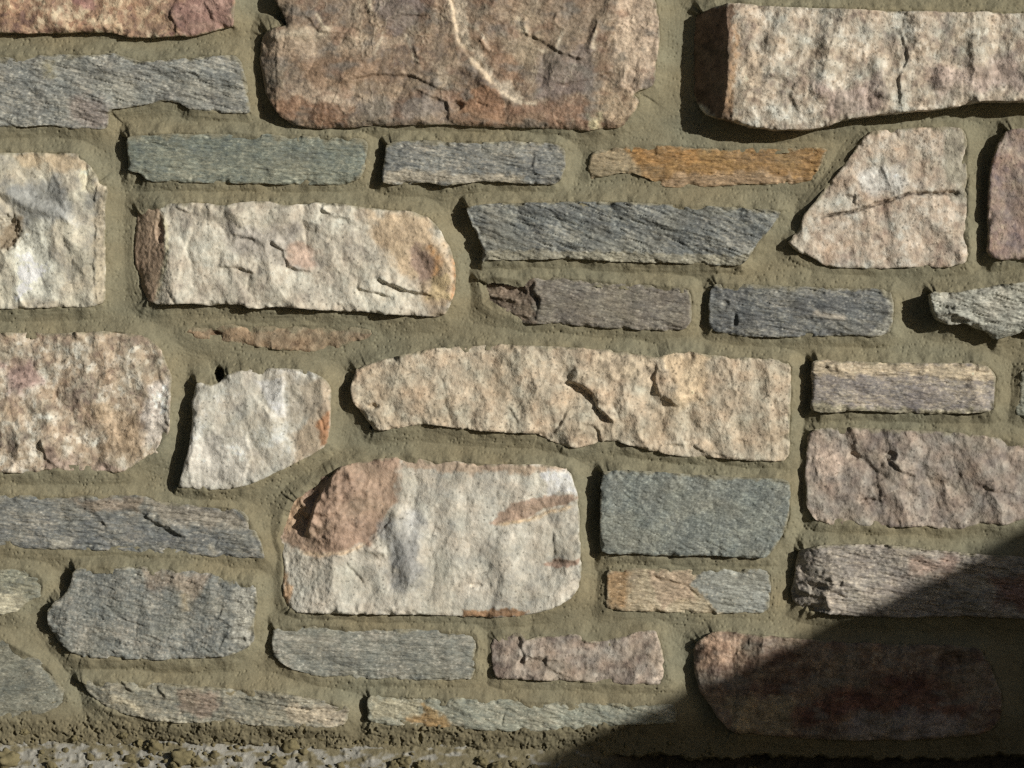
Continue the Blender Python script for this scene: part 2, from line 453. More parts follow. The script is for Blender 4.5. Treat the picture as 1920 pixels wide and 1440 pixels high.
stone('schist_stone', 'small dark blue stone between the broken brown grey stone and the jagged pale one', 'schist', 22,
      [(98, 100, 99), (144, 142, 132), (70, 73, 76)],
      "1340 534 1355 531 1450 535 1550 538 1650 540 1672 548 1677 570 1675 600 1668 625 1640 633 1600 628 1550 630 1480 632 1420 632 1350 625 1330 615 1328 580 1330 548",
      lips=(0.4, 0.75, 0.95, 0.95), amp=1.15, ang=10, smear=9, feats=(
          ('patch', P("1650 536 1680 545 1678 630 1625 632 1640 610 1668 590 1665 560"), (146, 144, 132), 8, 0.7),
          ('step', P("1480 592 1560 600 1600 625"), 5, 20), ('pit', 1378, 600, 6, 16, 5), ('pit', 1360, 570, 8, 10, 4),
          ('vein', P("1520 585 1590 598"), 5, (176, 166, 150))))

stone('schist_stone', 'jagged pale grey stone sticking far out at the right edge, casting a pointed shadow', 'schist', 54,
      [(150, 149, 136), (188, 185, 170), (98, 98, 90)],
      "1745 546 1790 549 1830 541 1880 533 1920 529 2090 526 2090 628 1920 622 1895 630 1870 638 1855 625 1830 614 1815 606 1780 609 1757 600 1748 575",
      lips=(0.0, 0.62, 0.9, 0.92), amp=1.7, ang=14, smear=3, feats=(
          ('cut', 1800, 590, 54, 0.1, -0.5), ('cut', 1850, 612, 52, 0.0, -0.8), ('ridge', P("1760 580 1800 590 1850 610"), 5, 6),
          ('step', P("1755 595 1790 588 1800 600"), 6, 14), ('pit', 1772, 580, 18, 8, 9), ('pit', 1800, 602, 20, 7, 8)))

stone('brown_stone', 'low thin tan stone, lens shaped, barely showing through the mortar', 'granite', 7,
      [(142, 120, 92), (172, 150, 120), (112, 92, 70)],
      "345 624 355 613 400 606 440 607 480 612 560 609 640 610 690 614 702 625 690 637 660 641 630 655 580 660 540 658 480 650 430 642 390 640 365 633",
      lips=(0.9, 0.75, 1.0, 1.0), amp=0.6, smear=15, bevel=8, feats=(
          ('pit', 404, 630, 13, 13, 9), ('patch', P("385 615 415 615 425 645 395 645"), (122, 92, 64), 9, 0.5),
          ('patch', P("410 605 470 612 470 640 420 640"), (158, 130, 98), 14, 0.5)))

stone('granite_stone', 'coarse mottled pink and cream stone with a rounded right end, at the left edge', 'granite', 17,
      [(176, 158, 133), (212, 202, 184), (140, 121, 105)],
      "-180 628 0 625 60 622 110 625 180 621 240 622 270 630 300 650 312 680 322 705 320 750 318 800 310 835 298 850 268 860 250 875 230 885 180 885 120 882 85 880 60 888 0 885 -180 888",
      lips=(0.5, 0.85, 0.97, 0.92), amp=1.35, smear=6, contrast=1.3, feats=(
          ('step', P("75 820 85 860 110 882"), 8, 30), ('ridge', P("95 760 90 850"), 14, 6), ('ridge', P("200 690 200 780"), 16, 5),
          ('patch', P("0 680 60 670 80 720 20 740"), (158, 130, 122), 18, 0.8),
          ('patch', P("90 850 220 870 240 885 100 884"), (156, 130, 118), 18, 0.7),
          ('patch', P("270 720 315 720 310 830 270 830"), (206, 196, 186), 18, 0.8),
          ('patch', P("180 760 270 770 260 850 190 850"), (164, 138, 106), 24, 0.7)))

stone('quartz_stone', 'white kite shaped stone with an orange right edge and a small hole above it', 'quartz', 27,
      [(190, 184, 168), (226, 220, 208), (156, 150, 140)],
      "372 716 398 722 412 716 425 702 460 692 530 690 580 695 612 712 622 728 620 760 620 800 612 835 580 855 540 875 500 895 470 908 430 918 380 918 345 915 333 912 340 890 352 850 360 800 360 750 365 725",
      lips=(0.1, 0.72, 0.95, 0.95), amp=1.0, smear=4, feats=(
          ('patch', P("560 720 622 715 622 800 612 838 560 862 545 820 575 780"), (182, 158, 128), 16, 0.7),
          ('patch', P("596 790 618 770 616 830 600 838"), (168, 112, 64), 7, 0.8),
          ('step', P("470 735 500 770 535 795"), -9, 30), ('step', P("535 795 532 740 530 692"), -4, 45),
          ('patch', P("480 715 530 710 535 790 510 770"), (236, 230, 220), 8, 0.4),
          ('patch', P("535 700 610 715 600 780 545 790"), (160, 150, 132), 12, 0.7),
          ('step', P("475 850 460 890 455 912"), -5, 30), ('ridge', P("380 730 372 800 350 900"), 10, 4),
          ('crack', P("590 770 605 790 610 810"), 2.5, 3), ('patch', P("340 820 470 825 460 900 350 910"), (210, 204, 192), 20, 0.7)))

stone('granite_stone', 'longest stone, sandy tan with a knobbly face and a blunt right end', 'granite', 23,
      [(185, 168, 142), (206, 191, 165), (158, 141, 118)],
      "658 720 665 696 690 682 740 668 800 655 860 648 920 643 990 648 1060 650 1130 655 1190 662 1230 671 1260 660 1290 658 1360 668 1450 672 1482 680 1484 740 1480 800 1482 830 1480 855 1470 865 1420 865 1370 860 1290 857 1240 850 1180 835 1150 825 1120 830 1095 838 1060 838 1030 825 1005 812 960 812 900 808 840 800 800 795 760 800 720 808 700 805 690 790 672 765 660 750",
      lips=(0.2, 0.75, 0.9, 0.92), amp=1.2, smear=6, feats=(
          ('step', P("1235 672 1226 705 1232 735 1275 768"), 14, 60), ('step', P("1160 800 1120 765 1105 735 1085 722 1050 712"), 19, 44),
          ('step', P("1130 835 1115 800 1085 790"), 8, 26), ('ridge', P("1070 690 1110 720 1150 760"), 16, 7),
          ('step', P("975 830 970 790 950 760"), 6, 30), ('ridge', P("1050 790 1090 815"), 24, 6),
          ('patch', P("1110 660 1220 668 1220 715 1160 710 1105 700"), (212, 190, 158), 14, 0.7),
          ('pit', 700, 762, 12, 7, 7), ('pit', 690, 797, 12, 9, 8), ('step', P("1285 845 1340 850 1380 862"), 5, 12),
          ('crack', P("1088 703 1120 703"), 2, 3), ('step', P("1320 852 1300 835 1240 832"), 6, 20),
          ('patch', P("1240 660 1330 665 1320 760 1270 765"), (206, 178, 138), 20, 0.6)))

stone('schist_stone', 'small violet grey stone with a cream upper edge, right of the longest tan stone', 'schist', 32,
      [(138, 129, 121), (182, 168, 146), (106, 102, 106)],
      "1525 675 1560 675 1610 678 1700 680 1780 680 1850 683 1866 700 1867 740 1862 772 1800 776 1700 775 1620 770 1540 775 1518 768 1525 740 1522 700",
      lips=(0.05, 0.9, 0.95, 0.95), amp=0.95, ang=4, smear=6, feats=(
          ('patch', P("1525 674 1680 678 1860 684 1866 715 1800 712 1700 700 1600 705 1525 700"), (196, 176, 142), 9, 0.7),
          ('patch', P("1525 755 1620 765 1860 770 1860 778 1520 778"), (150, 142, 112), 8, 0.7),
          ('ridge', P("1550 690 1570 680 1580 700"), 5, 4), ('step', P("1720 690 1700 700 1640 705"), 4, 12),
          ('ridge', P("1820 700 1830 760"), 12, 4)))

stone('granite_stone', 'large dull purple pink stone with dark pits, cut by the right edge', 'granite', 18,
      [(148, 134, 121), (176, 162, 146), (118, 105, 97)],
      "1515 815 1530 803 1580 800 1680 806 1800 810 1830 815 1870 820 1920 832 2090 835 2090 970 1920 975 1880 985 1840 980 1810 990 1780 995 1730 985 1680 990 1600 985 1560 985 1530 975 1512 950 1508 900 1512 850",
      lips=(0.55, 0.9, 0.9, 0.95), amp=1.35, smear=7, feats=(
          ('pit', 1600, 855, 15, 9, 7), ('pit', 1668, 856, 13, 11, 9), ('step', P("1720 895 1690 885 1655 850"), 8, 25),
          ('ridge', P("1650 900 1665 930"), 14, 7), ('ridge', P("1550 850 1570 890"), 20, 5), ('pit', 1630, 940, 24, 7, 6),
          ('step', P("1900 925 1860 920 1830 905"), 6, 20), ('patch', P("1535 840 1580 850 1570 900 1540 900"), (196, 172, 152), 18, 0.7)))

stone('schist_stone', 'sliver of pale grey stone at the right edge beside the violet grey one', 'schist', 14,
      [(124, 128, 114), (160, 158, 140), (96, 100, 98)],
      "1913 700 1925 690 2090 685 2090 785 1925 784 1908 780 1905 765 1912 745", lips=(0.8, 0.8, 0.9, 0.9))

stone('schist_stone', 'long slate blue stone tapering to a point, touching the left edge', 'schist', 14,
      [(110, 112, 109), (154, 150, 138), (84, 88, 92)],
      "-180 930 0 927 60 928 120 932 200 926 275 930 300 940 360 945 420 950 455 958 470 975 485 1005 495 1035 497 1048 470 1045 410 1045 360 1042 300 1038 200 1032 130 1030 70 1030 0 1023 -180 1020",
      lips=(0.5, 0.9, 0.95, 0.95), amp=1.1, ang=5, smear=6, feats=(
          ('step', P("350 1010 300 985 265 965"), 11, 24), ('patch', P("270 935 440 955 470 985 400 985 300 975"), (138, 130, 116), 12, 0.8),
          ('patch', P("130 935 270 932 260 960 150 955"), (140, 124, 108), 12, 0.8), ('vein', P("392 1018 404 1042"), 5, (170, 164, 146)),
          ('step', P("205 992 180 965 150 950"), 6, 20), ('patch', P("100 1010 140 1010 140 1032 90 1030"), (170, 166, 152), 10, 0.7)))

stone('quartz_stone', 'big white stone whose upper left corner is brown, with rusty flakes on the right', 'quartz', 22,
      [(188, 181, 165), (216, 209, 193), (156, 153, 144)],
      "545 930 580 905 620 882 660 868 720 858 770 853 800 862 860 866 940 870 1000 870 1060 875 1072 890 1075 905 1085 930 1087 970 1087 1000 1090 1040 1092 1075 1085 1105 1068 1125 1040 1140 1010 1150 960 1157 920 1158 860 1155 780 1152 700 1152 640 1150 560 1150 540 1142 530 1120 528 1080 530 1050 527 1030 520 1010 525 990 530 960",
      lips=(0.3, 0.7, 0.85, 0.93), amp=1.0, smear=5, bevel=6, feats=(
          ('cut', 640, 900, 26, 0.25, 0.05),
          ('step', P("566 1012 576 985 598 925 622 893 652 858"), 28, 70), ('pit', 555, 965, 20, 18, 5),
          ('patch', P("535 930 640 862 760 850 742 930 722 985 690 1018 650 1035 600 1042 560 1036 520 1010"), (166, 134, 110), 12, 0.9),
          ('patch', P("520 930 560 910 580 985 530 1000"), (176, 146, 112), 8, 0.7),
          ('step', P("740 960 725 985 690 1018 650 1036 600 1044 548 1038"), 6, 16),
          ('vein', P("560 1036 600 1041 650 1036 690 1018"), 4, (214, 186, 150)),
          ('patch', P("750 856 900 866 1062 874 1070 888 900 888 760 880"), (168, 138, 110), 8, 0.6),
          ('patch', P("918 980 960 945 1040 925 1086 932 1080 940 1020 955 990 975 930 985"), (158, 130, 108), 6, 0.85),
          ('vein', P("925 985 990 976 1030 960 1085 948"), 4, (220, 190, 148)),
          ('step', P("920 984 960 972 990 974 1040 955 1085 946"), -8, 18), ('step', P("1086 932 1020 930 960 945"), -4, 14),
          ('patch', P("1022 1058 1040 1049 1086 1048 1084 1060 1040 1064"), (164, 132, 112), 4, 0.85), ('pit', 1052, 1056, 32, 6, 3),
          ('patch', P("868 1143 960 1141 990 1146 985 1158 870 1158"), (164, 122, 80), 5, 0.9), ('patch', P("528 1060 545 1100 545 1140 528 1130"), (206, 160, 110), 8, 0.7),
          ('ridge', P("775 1110 765 1060 750 1000 745 940"), 24, 9), ('ridge', P("700 1050 720 1100 740 1150"), 24, 5), ('ridge', P("840 900 850 1000 870 1100"), 30, 6), ('ridge', P("930 1000 950 1080 980 1140"), 34, 7), ('ridge', P("700 1020 690 1030 725 1038"), 8, 6),
          ('crack', P("650 1055 665 1078 682 1096"), 3, 5), ('step', P("1042 1045 1036 1020 1038 995"), 5, 14),
          
          ('patch', P("1010 885 1072 880 1084 925 1030 925"), (228, 222, 212), 8, 0.5),
          ('patch', P("720 990 780 960 800 1080 740 1100"), (158, 158, 156), 22, 0.8), ('pit', 892, 1097, 16, 5, 3)))

stone('schist_stone', 'smooth blue green stone, even faced, with a clean dark shadow on its left', 'schist', 33,
      [(112, 117, 111), (146, 150, 138), (92, 98, 95)],
      "1130 882 1200 882 1300 890 1400 895 1465 898 1483 905 1482 940 1480 970 1470 1000 1455 1025 1440 1043 1425 1048 1390 1046 1330 1042 1260 1043 1200 1040 1130 1037 1124 1020 1125 960 1127 905",
      lips=(0.05, 0.82, 0.95, 0.95), amp=0.6, ang=28, streak=0.25, smear=7, bevel=4, feats=(('step', P("1483 960 1465 1005 1435 1048"), -4, 10),))

stone('quartz_stone', 'small stone half tan, half pale blue, under the smooth blue green one', 'schist', 13,
      [(158, 142, 112), (186, 170, 140), (126, 112, 92)],
      "1140 1070 1160 1064 1220 1066 1300 1066 1380 1066 1435 1066 1447 1075 1447 1110 1440 1142 1425 1150 1380 1150 1320 1150 1260 1148 1200 1146 1150 1144 1135 1138 1137 1105",
      lips=(0.75, 0.65, 0.97, 0.95), amp=0.8, ang=10, smear=7, feats=(
          ('patch', P("1320 1062 1450 1062 1450 1152 1345 1152 1325 1120 1295 1095"), (140, 143, 136), 5, 0.95),
          ('patch', P("1136 1070 1180 1070 1175 1145 1136 1140"), (168, 130, 82), 14, 0.7),
          ('patch', P("1210 1066 1300 1066 1290 1095 1300 1120 1240 1140"), (168, 144, 118), 12, 0.7),
          ('crack', P("1215 1072 1240 1088 1285 1098 1310 1120 1340 1125"), 2.5, 4), ('step', P("1345 1152 1325 1135 1290 1130"), 5, 12)))

stone('schist_stone', 'craggy grey pink stone crossed by the edge of the big shadow', 'schist', 42,
      [(142, 133, 123), (180, 168, 150), (100, 95, 92)],
      "1500 1031 1540 1023 1600 1020 1680 1022 1740 1030 1820 1038 1920 1045 2090 1050 2090 1160 1920 1160 1800 1155 1700 1158 1600 1155 1560 1152 1510 1145 1490 1130 1485 1110 1492 1085 1495 1060",
      lips=(0.02, 0.68, 0.9, 0.93), amp=1.6, ang=8, smear=5, feats=(
          ('cut', 1545, 1090, 42, 0.5, -0.1), ('pit', 1530, 1100, 22, 9, 8), ('step', P("1502 1090 1540 1082 1552 1060"), 9, 16), ('ridge', P("1495 1105 1520 1112"), 7, 10),
          ('ridge', P("1555 1080 1565 1100"), 6, 7), ('pit', 1528, 1142, 30, 10, 9), ('step', P("1500 1115 1545 1120 1555 1150"), 9, 14),
          ('patch', P("1700 1040 1800 1050 1790 1075 1700 1080"), (152, 126, 112), 20, 0.7), ('patch', P("1860 1080 1920 1080 1920 1140 1870 1130"), (130, 84, 74), 22, 0.6)))

stone('schist_stone', 'small two toned grey green and cream stone tucked at the left edge', 'schist', 15,
      [(126, 126, 108), (168, 163, 138), (102, 106, 100)],
      "-180 1068 0 1067 40 1065 70 1070 82 1085 83 1105 75 1120 60 1125 45 1135 30 1148 0 1152 -180 1155",
      lips=(0.5, 0.8, 0.95, 0.95), amp=0.9, smear=6, feats=(
          ('patch', P("-20 1115 45 1115 55 1130 30 1152 -20 1155"), (188, 180, 152), 8, 0.6), ('step', P("60 1118 30 1112 -20 1115"), -5, 16)))

stone('schist_stone', 'broad blue grey stone with a rounded left end and a crescent shadow', 'schist', 25,
      [(116, 118, 112), (156, 152, 140), (90, 94, 94)],
      "135 1075 145 1064 200 1062 280 1063 360 1068 400 1075 415 1085 450 1090 480 1095 483 1130 475 1170 477 1200 465 1215 430 1230 380 1235 300 1237 220 1236 160 1233 130 1222 105 1200 90 1175 88 1150 100 1130 120 1115 132 1095",
      lips=(0.1, 0.85, 0.93, 0.93), amp=0.95, ang=16, streak=0.4, smear=7, feats=(
          ('step', P("420 1130 410 1160 440 1180"), 5, 20), ('pit', 450, 1200, 12, 6, 5), ('step', P("410 1225 420 1195 435 1180"), 5, 14),
          ('patch', P("435 1105 482 1095 478 1210 430 1210 440 1150"), (160, 158, 146), 12, 0.7),
          ('patch', P("270 1070 390 1080 370 1130 340 1110 280 1100"), (146, 130, 112), 16, 0.7),
          ('vein', P("345 1110 350 1150"), 8, (164, 150, 122)), ('ridge', P("395 1180 430 1170 425 1200"), 5, 3)))

stone('schist_stone', 'grey stone filling the lower left corner, its lower edge resting on crumbly mortar', 'schist', 14,
      [(116, 116, 103), (142, 140, 124), (94, 98, 92)],
      "-180 1180 0 1198 30 1210 70 1235 95 1255 108 1280 125 1300 128 1310 110 1325 80 1338 50 1345 0 1348 -180 1350",
      lips=(0.5, 0.9, 0.97, 0.97), amp=0.9, ang=-14, smear=8)

stone('schist_stone', 'plain mid grey stone directly beneath the big white and brown stone', 'schist', 16,
      [(126, 126, 115), (164, 160, 146), (100, 103, 99)],
      "512 1178 530 1172 600 1170 640 1173 700 1175 780 1180 860 1182 892 1185 897 1210 893 1250 885 1273 850 1275 780 1275 720 1274 660 1272 590 1267 540 1252 515 1232 508 1215",
      lips=(0.35, 0.82, 0.97, 0.97), amp=0.85, ang=2, smear=9, feats=(('step', P("515 1228 540 1250 590 1268"), -4, 8),
      ('patch', P("520 1190 640 1196 640 1206 520 1202"), (164, 160, 146), 6, 0.7)))

stone('granite_stone', 'small purple pink stone chipped along its upper edge, near the shadow', 'granite', 15,
      [(150, 135, 121), (180, 165, 149), (118, 103, 94)],
      "925 1195 945 1187 975 1186 988 1200 1008 1192 1040 1192 1085 1188 1098 1204 1130 1200 1180 1190 1210 1180 1230 1182 1238 1205 1248 1245 1253 1278 1230 1284 1190 1283 1110 1280 1050 1275 1000 1275 930 1272 922 1250 920 1215",
      lips=(0.6, 0.88, 0.9, 0.97), amp=1.2, smear=5, feats=(
          ('step', P("985 1245 975 1215 972 1190"), 12, 22), ('step', P("1050 1240 1010 1235 985 1230"), 7, 16),
          ('step', P("1120 1208 1098 1205 1090 1190"), 6, 18), ('step', P("1080 1275 1030 1255 1020 1230"), 5, 20),
          ('patch', P("1225 1190 1245 1200 1252 1278 1230 1270"), (206, 184, 164), 8, 0.6)))

stone('schist_stone', 'ragged grey and cream streaked stone above the crumbly mortar at the lower left', 'schist', 24,
      [(128, 125, 110), (170, 162, 140), (96, 99, 94)],
      "150 1275 200 1274 240 1278 330 1282 400 1288 480 1292 540 1300 620 1315 655 1325 655 1345 645 1360 610 1365 560 1365 480 1360 410 1358 320 1355 250 1345 215 1335 195 1325 170 1305 158 1290",
      lips=(0.1, 0.8, 0.93, 0.95), amp=1.3, ang=8, smear=6, feats=(
          ('cut', 260, 1330, 24, 0.14, -0.16), ('step', P("250 1300 235 1285 225 1275"), 7, 18), ('step', P("310 1310 300 1295 295 1285"), 6, 14),
          ('vein', P("200 1310 240 1318 275 1340"), 9, (196, 184, 154)), ('step', P("640 1330 600 1328 570 1326"), 5, 12),
          ('patch', P("330 1290 410 1295 400 1345 340 1340"), (140, 122, 106), 14, 0.8), ('patch', P("520 1320 650 1330 650 1362 540 1350"), (168, 154, 130), 12, 0.8)))

stone('schist_stone', 'long pale green grey stone with rusty spots, running into the shadow', 'schist', 18,
      [(136, 137, 120), (172, 168, 148), (106, 112, 104)],
      "690 1305 720 1302 800 1308 870 1308 960 1312 1080 1317 1200 1320 1262 1320 1270 1335 1268 1355 1230 1358 1150 1360 1060 1370 960 1372 880 1368 800 1362 720 1360 692 1352 688 1330",
      lips=(0.25, 0.85, 0.93, 0.95), amp=1.0, ang=15, smear=6, feats=(
          ('patch', P("760 1345 800 1335 850 1355 850 1370 800 1366"), (160, 124, 66), 9, 0.8),
          ('patch', P("790 1320 820 1330 840 1350 810 1350"), (150, 120, 66), 8, 0.8), ('crack', P("945 1338 940 1362"), 2.5, 3),
          ('patch', P("690 1305 780 1312 790 1340 700 1345"), (158, 150, 122), 12, 0.7)))

stone('granite_stone', 'big rust red and tan stone, nearly all of it in the dark shadow', 'slab', 32,
      [(126, 106, 90), (158, 136, 114), (92, 70, 61)],
      "1308 1202 1340 1184 1380 1186 1440 1192 1500 1197 1600 1205 1700 1208 1800 1210 1840 1217 1860 1250 1878 1300 1880 1345 1860 1370 1800 1382 1700 1388 1600 1388 1500 1385 1420 1378 1375 1375 1347 1347 1332 1322 1312 1300 1302 1260 1301 1222",
      lips=(0.15, 0.5, 0.9, 0.95), amp=1.3, smear=3, bevel=9, contrast=1.3, feats=(
          ('cut', 1345, 1280, 32, 0.3, 0.0),
          ('patch', P("1480 1340 1540 1300 1700 1260 1780 1270 1830 1330 1800 1360 1640 1330 1540 1350 1500 1380"), (112, 68, 56), 20, 0.75),
          ('patch', P("1600 1340 1760 1330 1820 1370 1700 1385 1560 1385"), (138, 128, 126), 22, 0.7),
          ('patch', P("1400 1280 1480 1275 1480 1300 1410 1300"), (84, 56, 46), 14, 0.8), ('patch', P("1390 1230 1490 1215 1490 1240 1400 1255"), (98, 70, 58), 14, 0.7),
          ('patch', P("1755 1225 1815 1215 1830 1240 1790 1250 1775 1268 1758 1262"), (92, 70, 58), 16, 0.7), ('pit', 1785, 1240, 26, 20, 6),
          ('patch', P("1320 1190 1400 1192 1380 1240 1320 1250"), (196, 160, 130), 16, 0.7),
          ('patch', P("1350 1310 1490 1300 1480 1375 1380 1370"), (158, 140, 108), 16, 0.8), ('step', P("1485 1300 1490 1350 1500 1385"), -6, 30)))
N_SHOWN = len(STONES)


# plain courses that carry the wall on beyond the traced part
def courses():
    rng = random.Random(5)
    kinds = [('schist', [(112, 115, 110), (150, 147, 134), (86, 92, 94)]), ('granite', [(180, 158, 138), (208, 194, 174), (146, 122, 110)]),
             ('quartz', [(190, 180, 162), (216, 207, 190), (156, 148, 138)]), ('schist', [(120, 116, 106), (150, 142, 126), (92, 88, 84)])]

    def block(u0, u1, v0, v1):
        k, pal = rng.choice(kinds)
        j = lambda a: a + rng.uniform(-7, 7)
        p = [(j(u0 + 8), j(v0)), (j((u0 + u1) / 2), j(v0)), (j(u1 - 8), j(v0)), (j(u1), j(v0 + 10)), (j(u1), j(v1 - 10)), (j(u1 - 10), j(v1)),
             ((u0 + u1) / 2, j(v1)), (j(u0 + 10), j(v1)), (j(u0), j(v1 - 12)), (j(u0), j(v0 + 12))]
        STONES.append(dict(name={'schist': 'schist_stone', 'granite': 'granite_stone', 'quartz': 'quartz_stone'}[k], label=None, kind=k,
                           H=rng.uniform(16, 32), pal=[C(*c) for c in pal], poly=p, lips=(0.1, 0.7, 0.9, 0.9), tilt=(0, 0), amp=1.1, wob=1.0,
                           bevel=5, smear=7, feats=(), ang=rng.uniform(0, 14), contrast=1.0, streak=1.0, coarse=True))

    def fill(u0, u1, v0, v1):
        v = v0
        while v < v1 - 40:
            h = rng.choice([75, 95, 130, 180])
            if v + h > v1 - 60:
                h = v1 - v
            u = u0
            while u < u1 - 60:
                w = rng.uniform(200, 420)
                if u + w > u1 - 140:
                    w = u1 - u
                block(u, u + w, v, v + h)
                u += w + 45
            v += h + 45
    fill(-640, 2560, -470, -145)
    fill(-640, -230, -100, 1345)
    fill(2140, 2560, -100, 1345)
    fill(1950, 2090, 1215, 1350)


courses()
# ---------------------------------------------------------------- shape and colour of one stone face
MORTAR_C = C(127, 120, 94)


def taper(arc):
    return sstep(0, 0.14, arc) * sstep(1, 0.86, arc)


def face_height(st, u, v, sd, seed):
    a = math.radians(st['ang'])
    x = u * math.cos(a) + v * math.sin(a); y = -u * math.sin(a) + v * math.cos(a)
    k = st['kind']; A = st['amp']; x = x * (1 + 1.4 * (1 - st['streak'])); y = y * (1 - 0.35 * (1 - st['streak']))
    wu = 16 * fbm(u / 55, v / 55, seed + 101, 3); wv_ = 16 * fbm(u / 55, v / 55, seed + 102, 3)
    th = math.radians(62 + (seed * 7919 % 1000) / 1000 * 60)          # the way this stone split
    cu = (u * math.cos(th) + v * math.sin(th)) / 1.7 + wu; cv = (-u * math.sin(th) + v * math.cos(th)) * 1.15 + wv_
    if k == 'granite':
        h = 15 * (0.3 + chips(cu / 85, cv / 85, seed, 0.9, 1.0)) - 7 * (0.3 + chips(cu / 44, cv / 48, seed + 4, 0.9, 1.0))
        h += 2.6 * (0.3 + chips(cu / 17, cv / 22, seed + 5)) + 2.6 * fbm(u / 24, v / 26, seed + 1, 2) + 1.0 * fbm(u / 8, v / 9, seed + 2, 2)
        f1, f2, r = worley(cu / 12, cv / 13, seed + 3)
        h += 0.7 * (r - 0.5) * sstep(0.0, 0.3, f2 - f1)
    elif k == 'schist':
        h = 8 * (0.3 + chips((x + wu) / 90, (y + 0.5 * wv_) / 42, seed + 2, 0.8, 1.0)) - 3.4 * (0.3 + chips((x + wu) / 36, (y + 0.5 * wv_) / 15, seed + 3, 0.8, 1.0))
        h += 2.4 * fbm((x + wu) / 44, y / 6.5, seed + 1, 3) + 1.3 * fbm(x / 9, y / 4.5, seed + 6, 2)
        sl_ = fbm((x + wu) / 60, y / 5.0, seed + 7, 2)
        h -= 3.0 * sstep(0.32, 0.5, sl_)                       # open splits along the grain
    elif k == 'quartz':
        h = 19 * (0.3 + chips(cu / 100, cv / 100, seed, 0.9, 1.0)) - 7 * (0.3 + chips(cu / 44, cv / 42, seed + 1, 0.9, 1.0))
        h += 2.4 * (0.3 + chips(cu / 18, cv / 18, seed + 4)) + 1.8 * fbm(u / 22, v / 24, seed + 2, 2) + 0.8 * fbm(u / 8, v / 8, seed + 3, 2)
    else:
        h = 9 * (0.3 + chips(cu / 120, cv / 80, seed + 1, 0.9, 1.0)) - 4.5 * (0.3 + chips(cu / 46, cv / 30, seed + 5, 0.9, 1.0))
        h += 2.0 * fbm(u / 28, v / 20, seed + 2, 3) + 0.9 * fbm(u / 7, v / 6, seed + 4, 2)
        rg = np.abs(fbm(u / 40, v / 52, seed + 66, 3))
        h += 1.2 * sstep(0.06, 0.0, rg) * sstep(-0.1, 0.35, fbm(u / 80, v / 80, seed + 67, 2))
    h = st['H'] + A * {'granite': 0.68, 'quartz': 0.7, 'schist': 0.72, 'slab': 1.0}[k] * h
    for f in st['feats']:
        if f[0] == 'cut':
            _, u0, v0, h0, gx, gy = f
            pl = h0 + gx * (u - u0) + gy * (v - v0) + 2.6 * fbm(u / 22, v / 26, seed + 9, 3) + 1.2 * fbm(u / 7, v / 7, seed + 10, 2)
            h = np.minimum(h, pl)
        elif f[0] in ('step', 'ridge', 'crack'):
            pts = f[1]
            wv = 2.2 * fbm(u / 13, v / 13, seed + 12, 2) + 5 * fbm(u / 42, v / 42, seed + 17, 2)
            d, s, arc = line_dist(u + wv, v + 2.2 * fbm(u / 12, v / 12, seed + 13, 2), pts)
            t = taper(arc)
            if f[0] == 'step':
                ex, ey = pts[-1][0] - pts[0][0], pts[-1][1] - pts[0][1]
                sg = 1.0 if (-ey - 0.4 * ex) >= 0 else -1.0       # + side is the one towards the sun
                sdn = d * s * sg
                h = h + f[2] * t * np.where(sdn > 0, 0.6, -0.4) * np.tanh(np.abs(sdn) / 2.2) * np.exp(-d / f[3]) * np.clip(0.75 + 0.9 * fbm(u / 26, v / 26, seed + 16, 2), 0.1, 1.3)
            elif f[0] == 'ridge':
                h = h + f[3] * t * np.exp(-(d / f[2]) ** 2)
            else:
                h = h - f[3] * t * np.exp(-(d / f[2]) ** 2) * (0.7 + 0.5 * fbm(u / 20, v / 20, seed + 14, 2))
        elif f[0] == 'pit':
            _, pu, pv, rx, ry, dep = f
            wv = 0.35 * fbm(u / 9, v / 9, seed + 15, 2)
            r2 = np.hypot((u - pu) / rx, (v - pv) / ry) + wv
            h = h - dep * (1 - sstep(0.35, 1.15, r2))
    # worn and knocked edges
    bw = st['bevel'] * (0.72 + 0.9 * fbm(u / 35, v / 35, seed + 20, 2))
    bw = np.maximum(bw, 1.5)
    t = 1 - np.clip(sd / bw, 0, 1)
    h = h - 0.5 * bw * t * t
    knock = np.maximum(0, fbm(u / 40, v / 40, seed + 21, 3) - 0.02)
    h = h - 20 * knock * np.exp(-np.maximum(sd, 0) / 9.0)
    return h


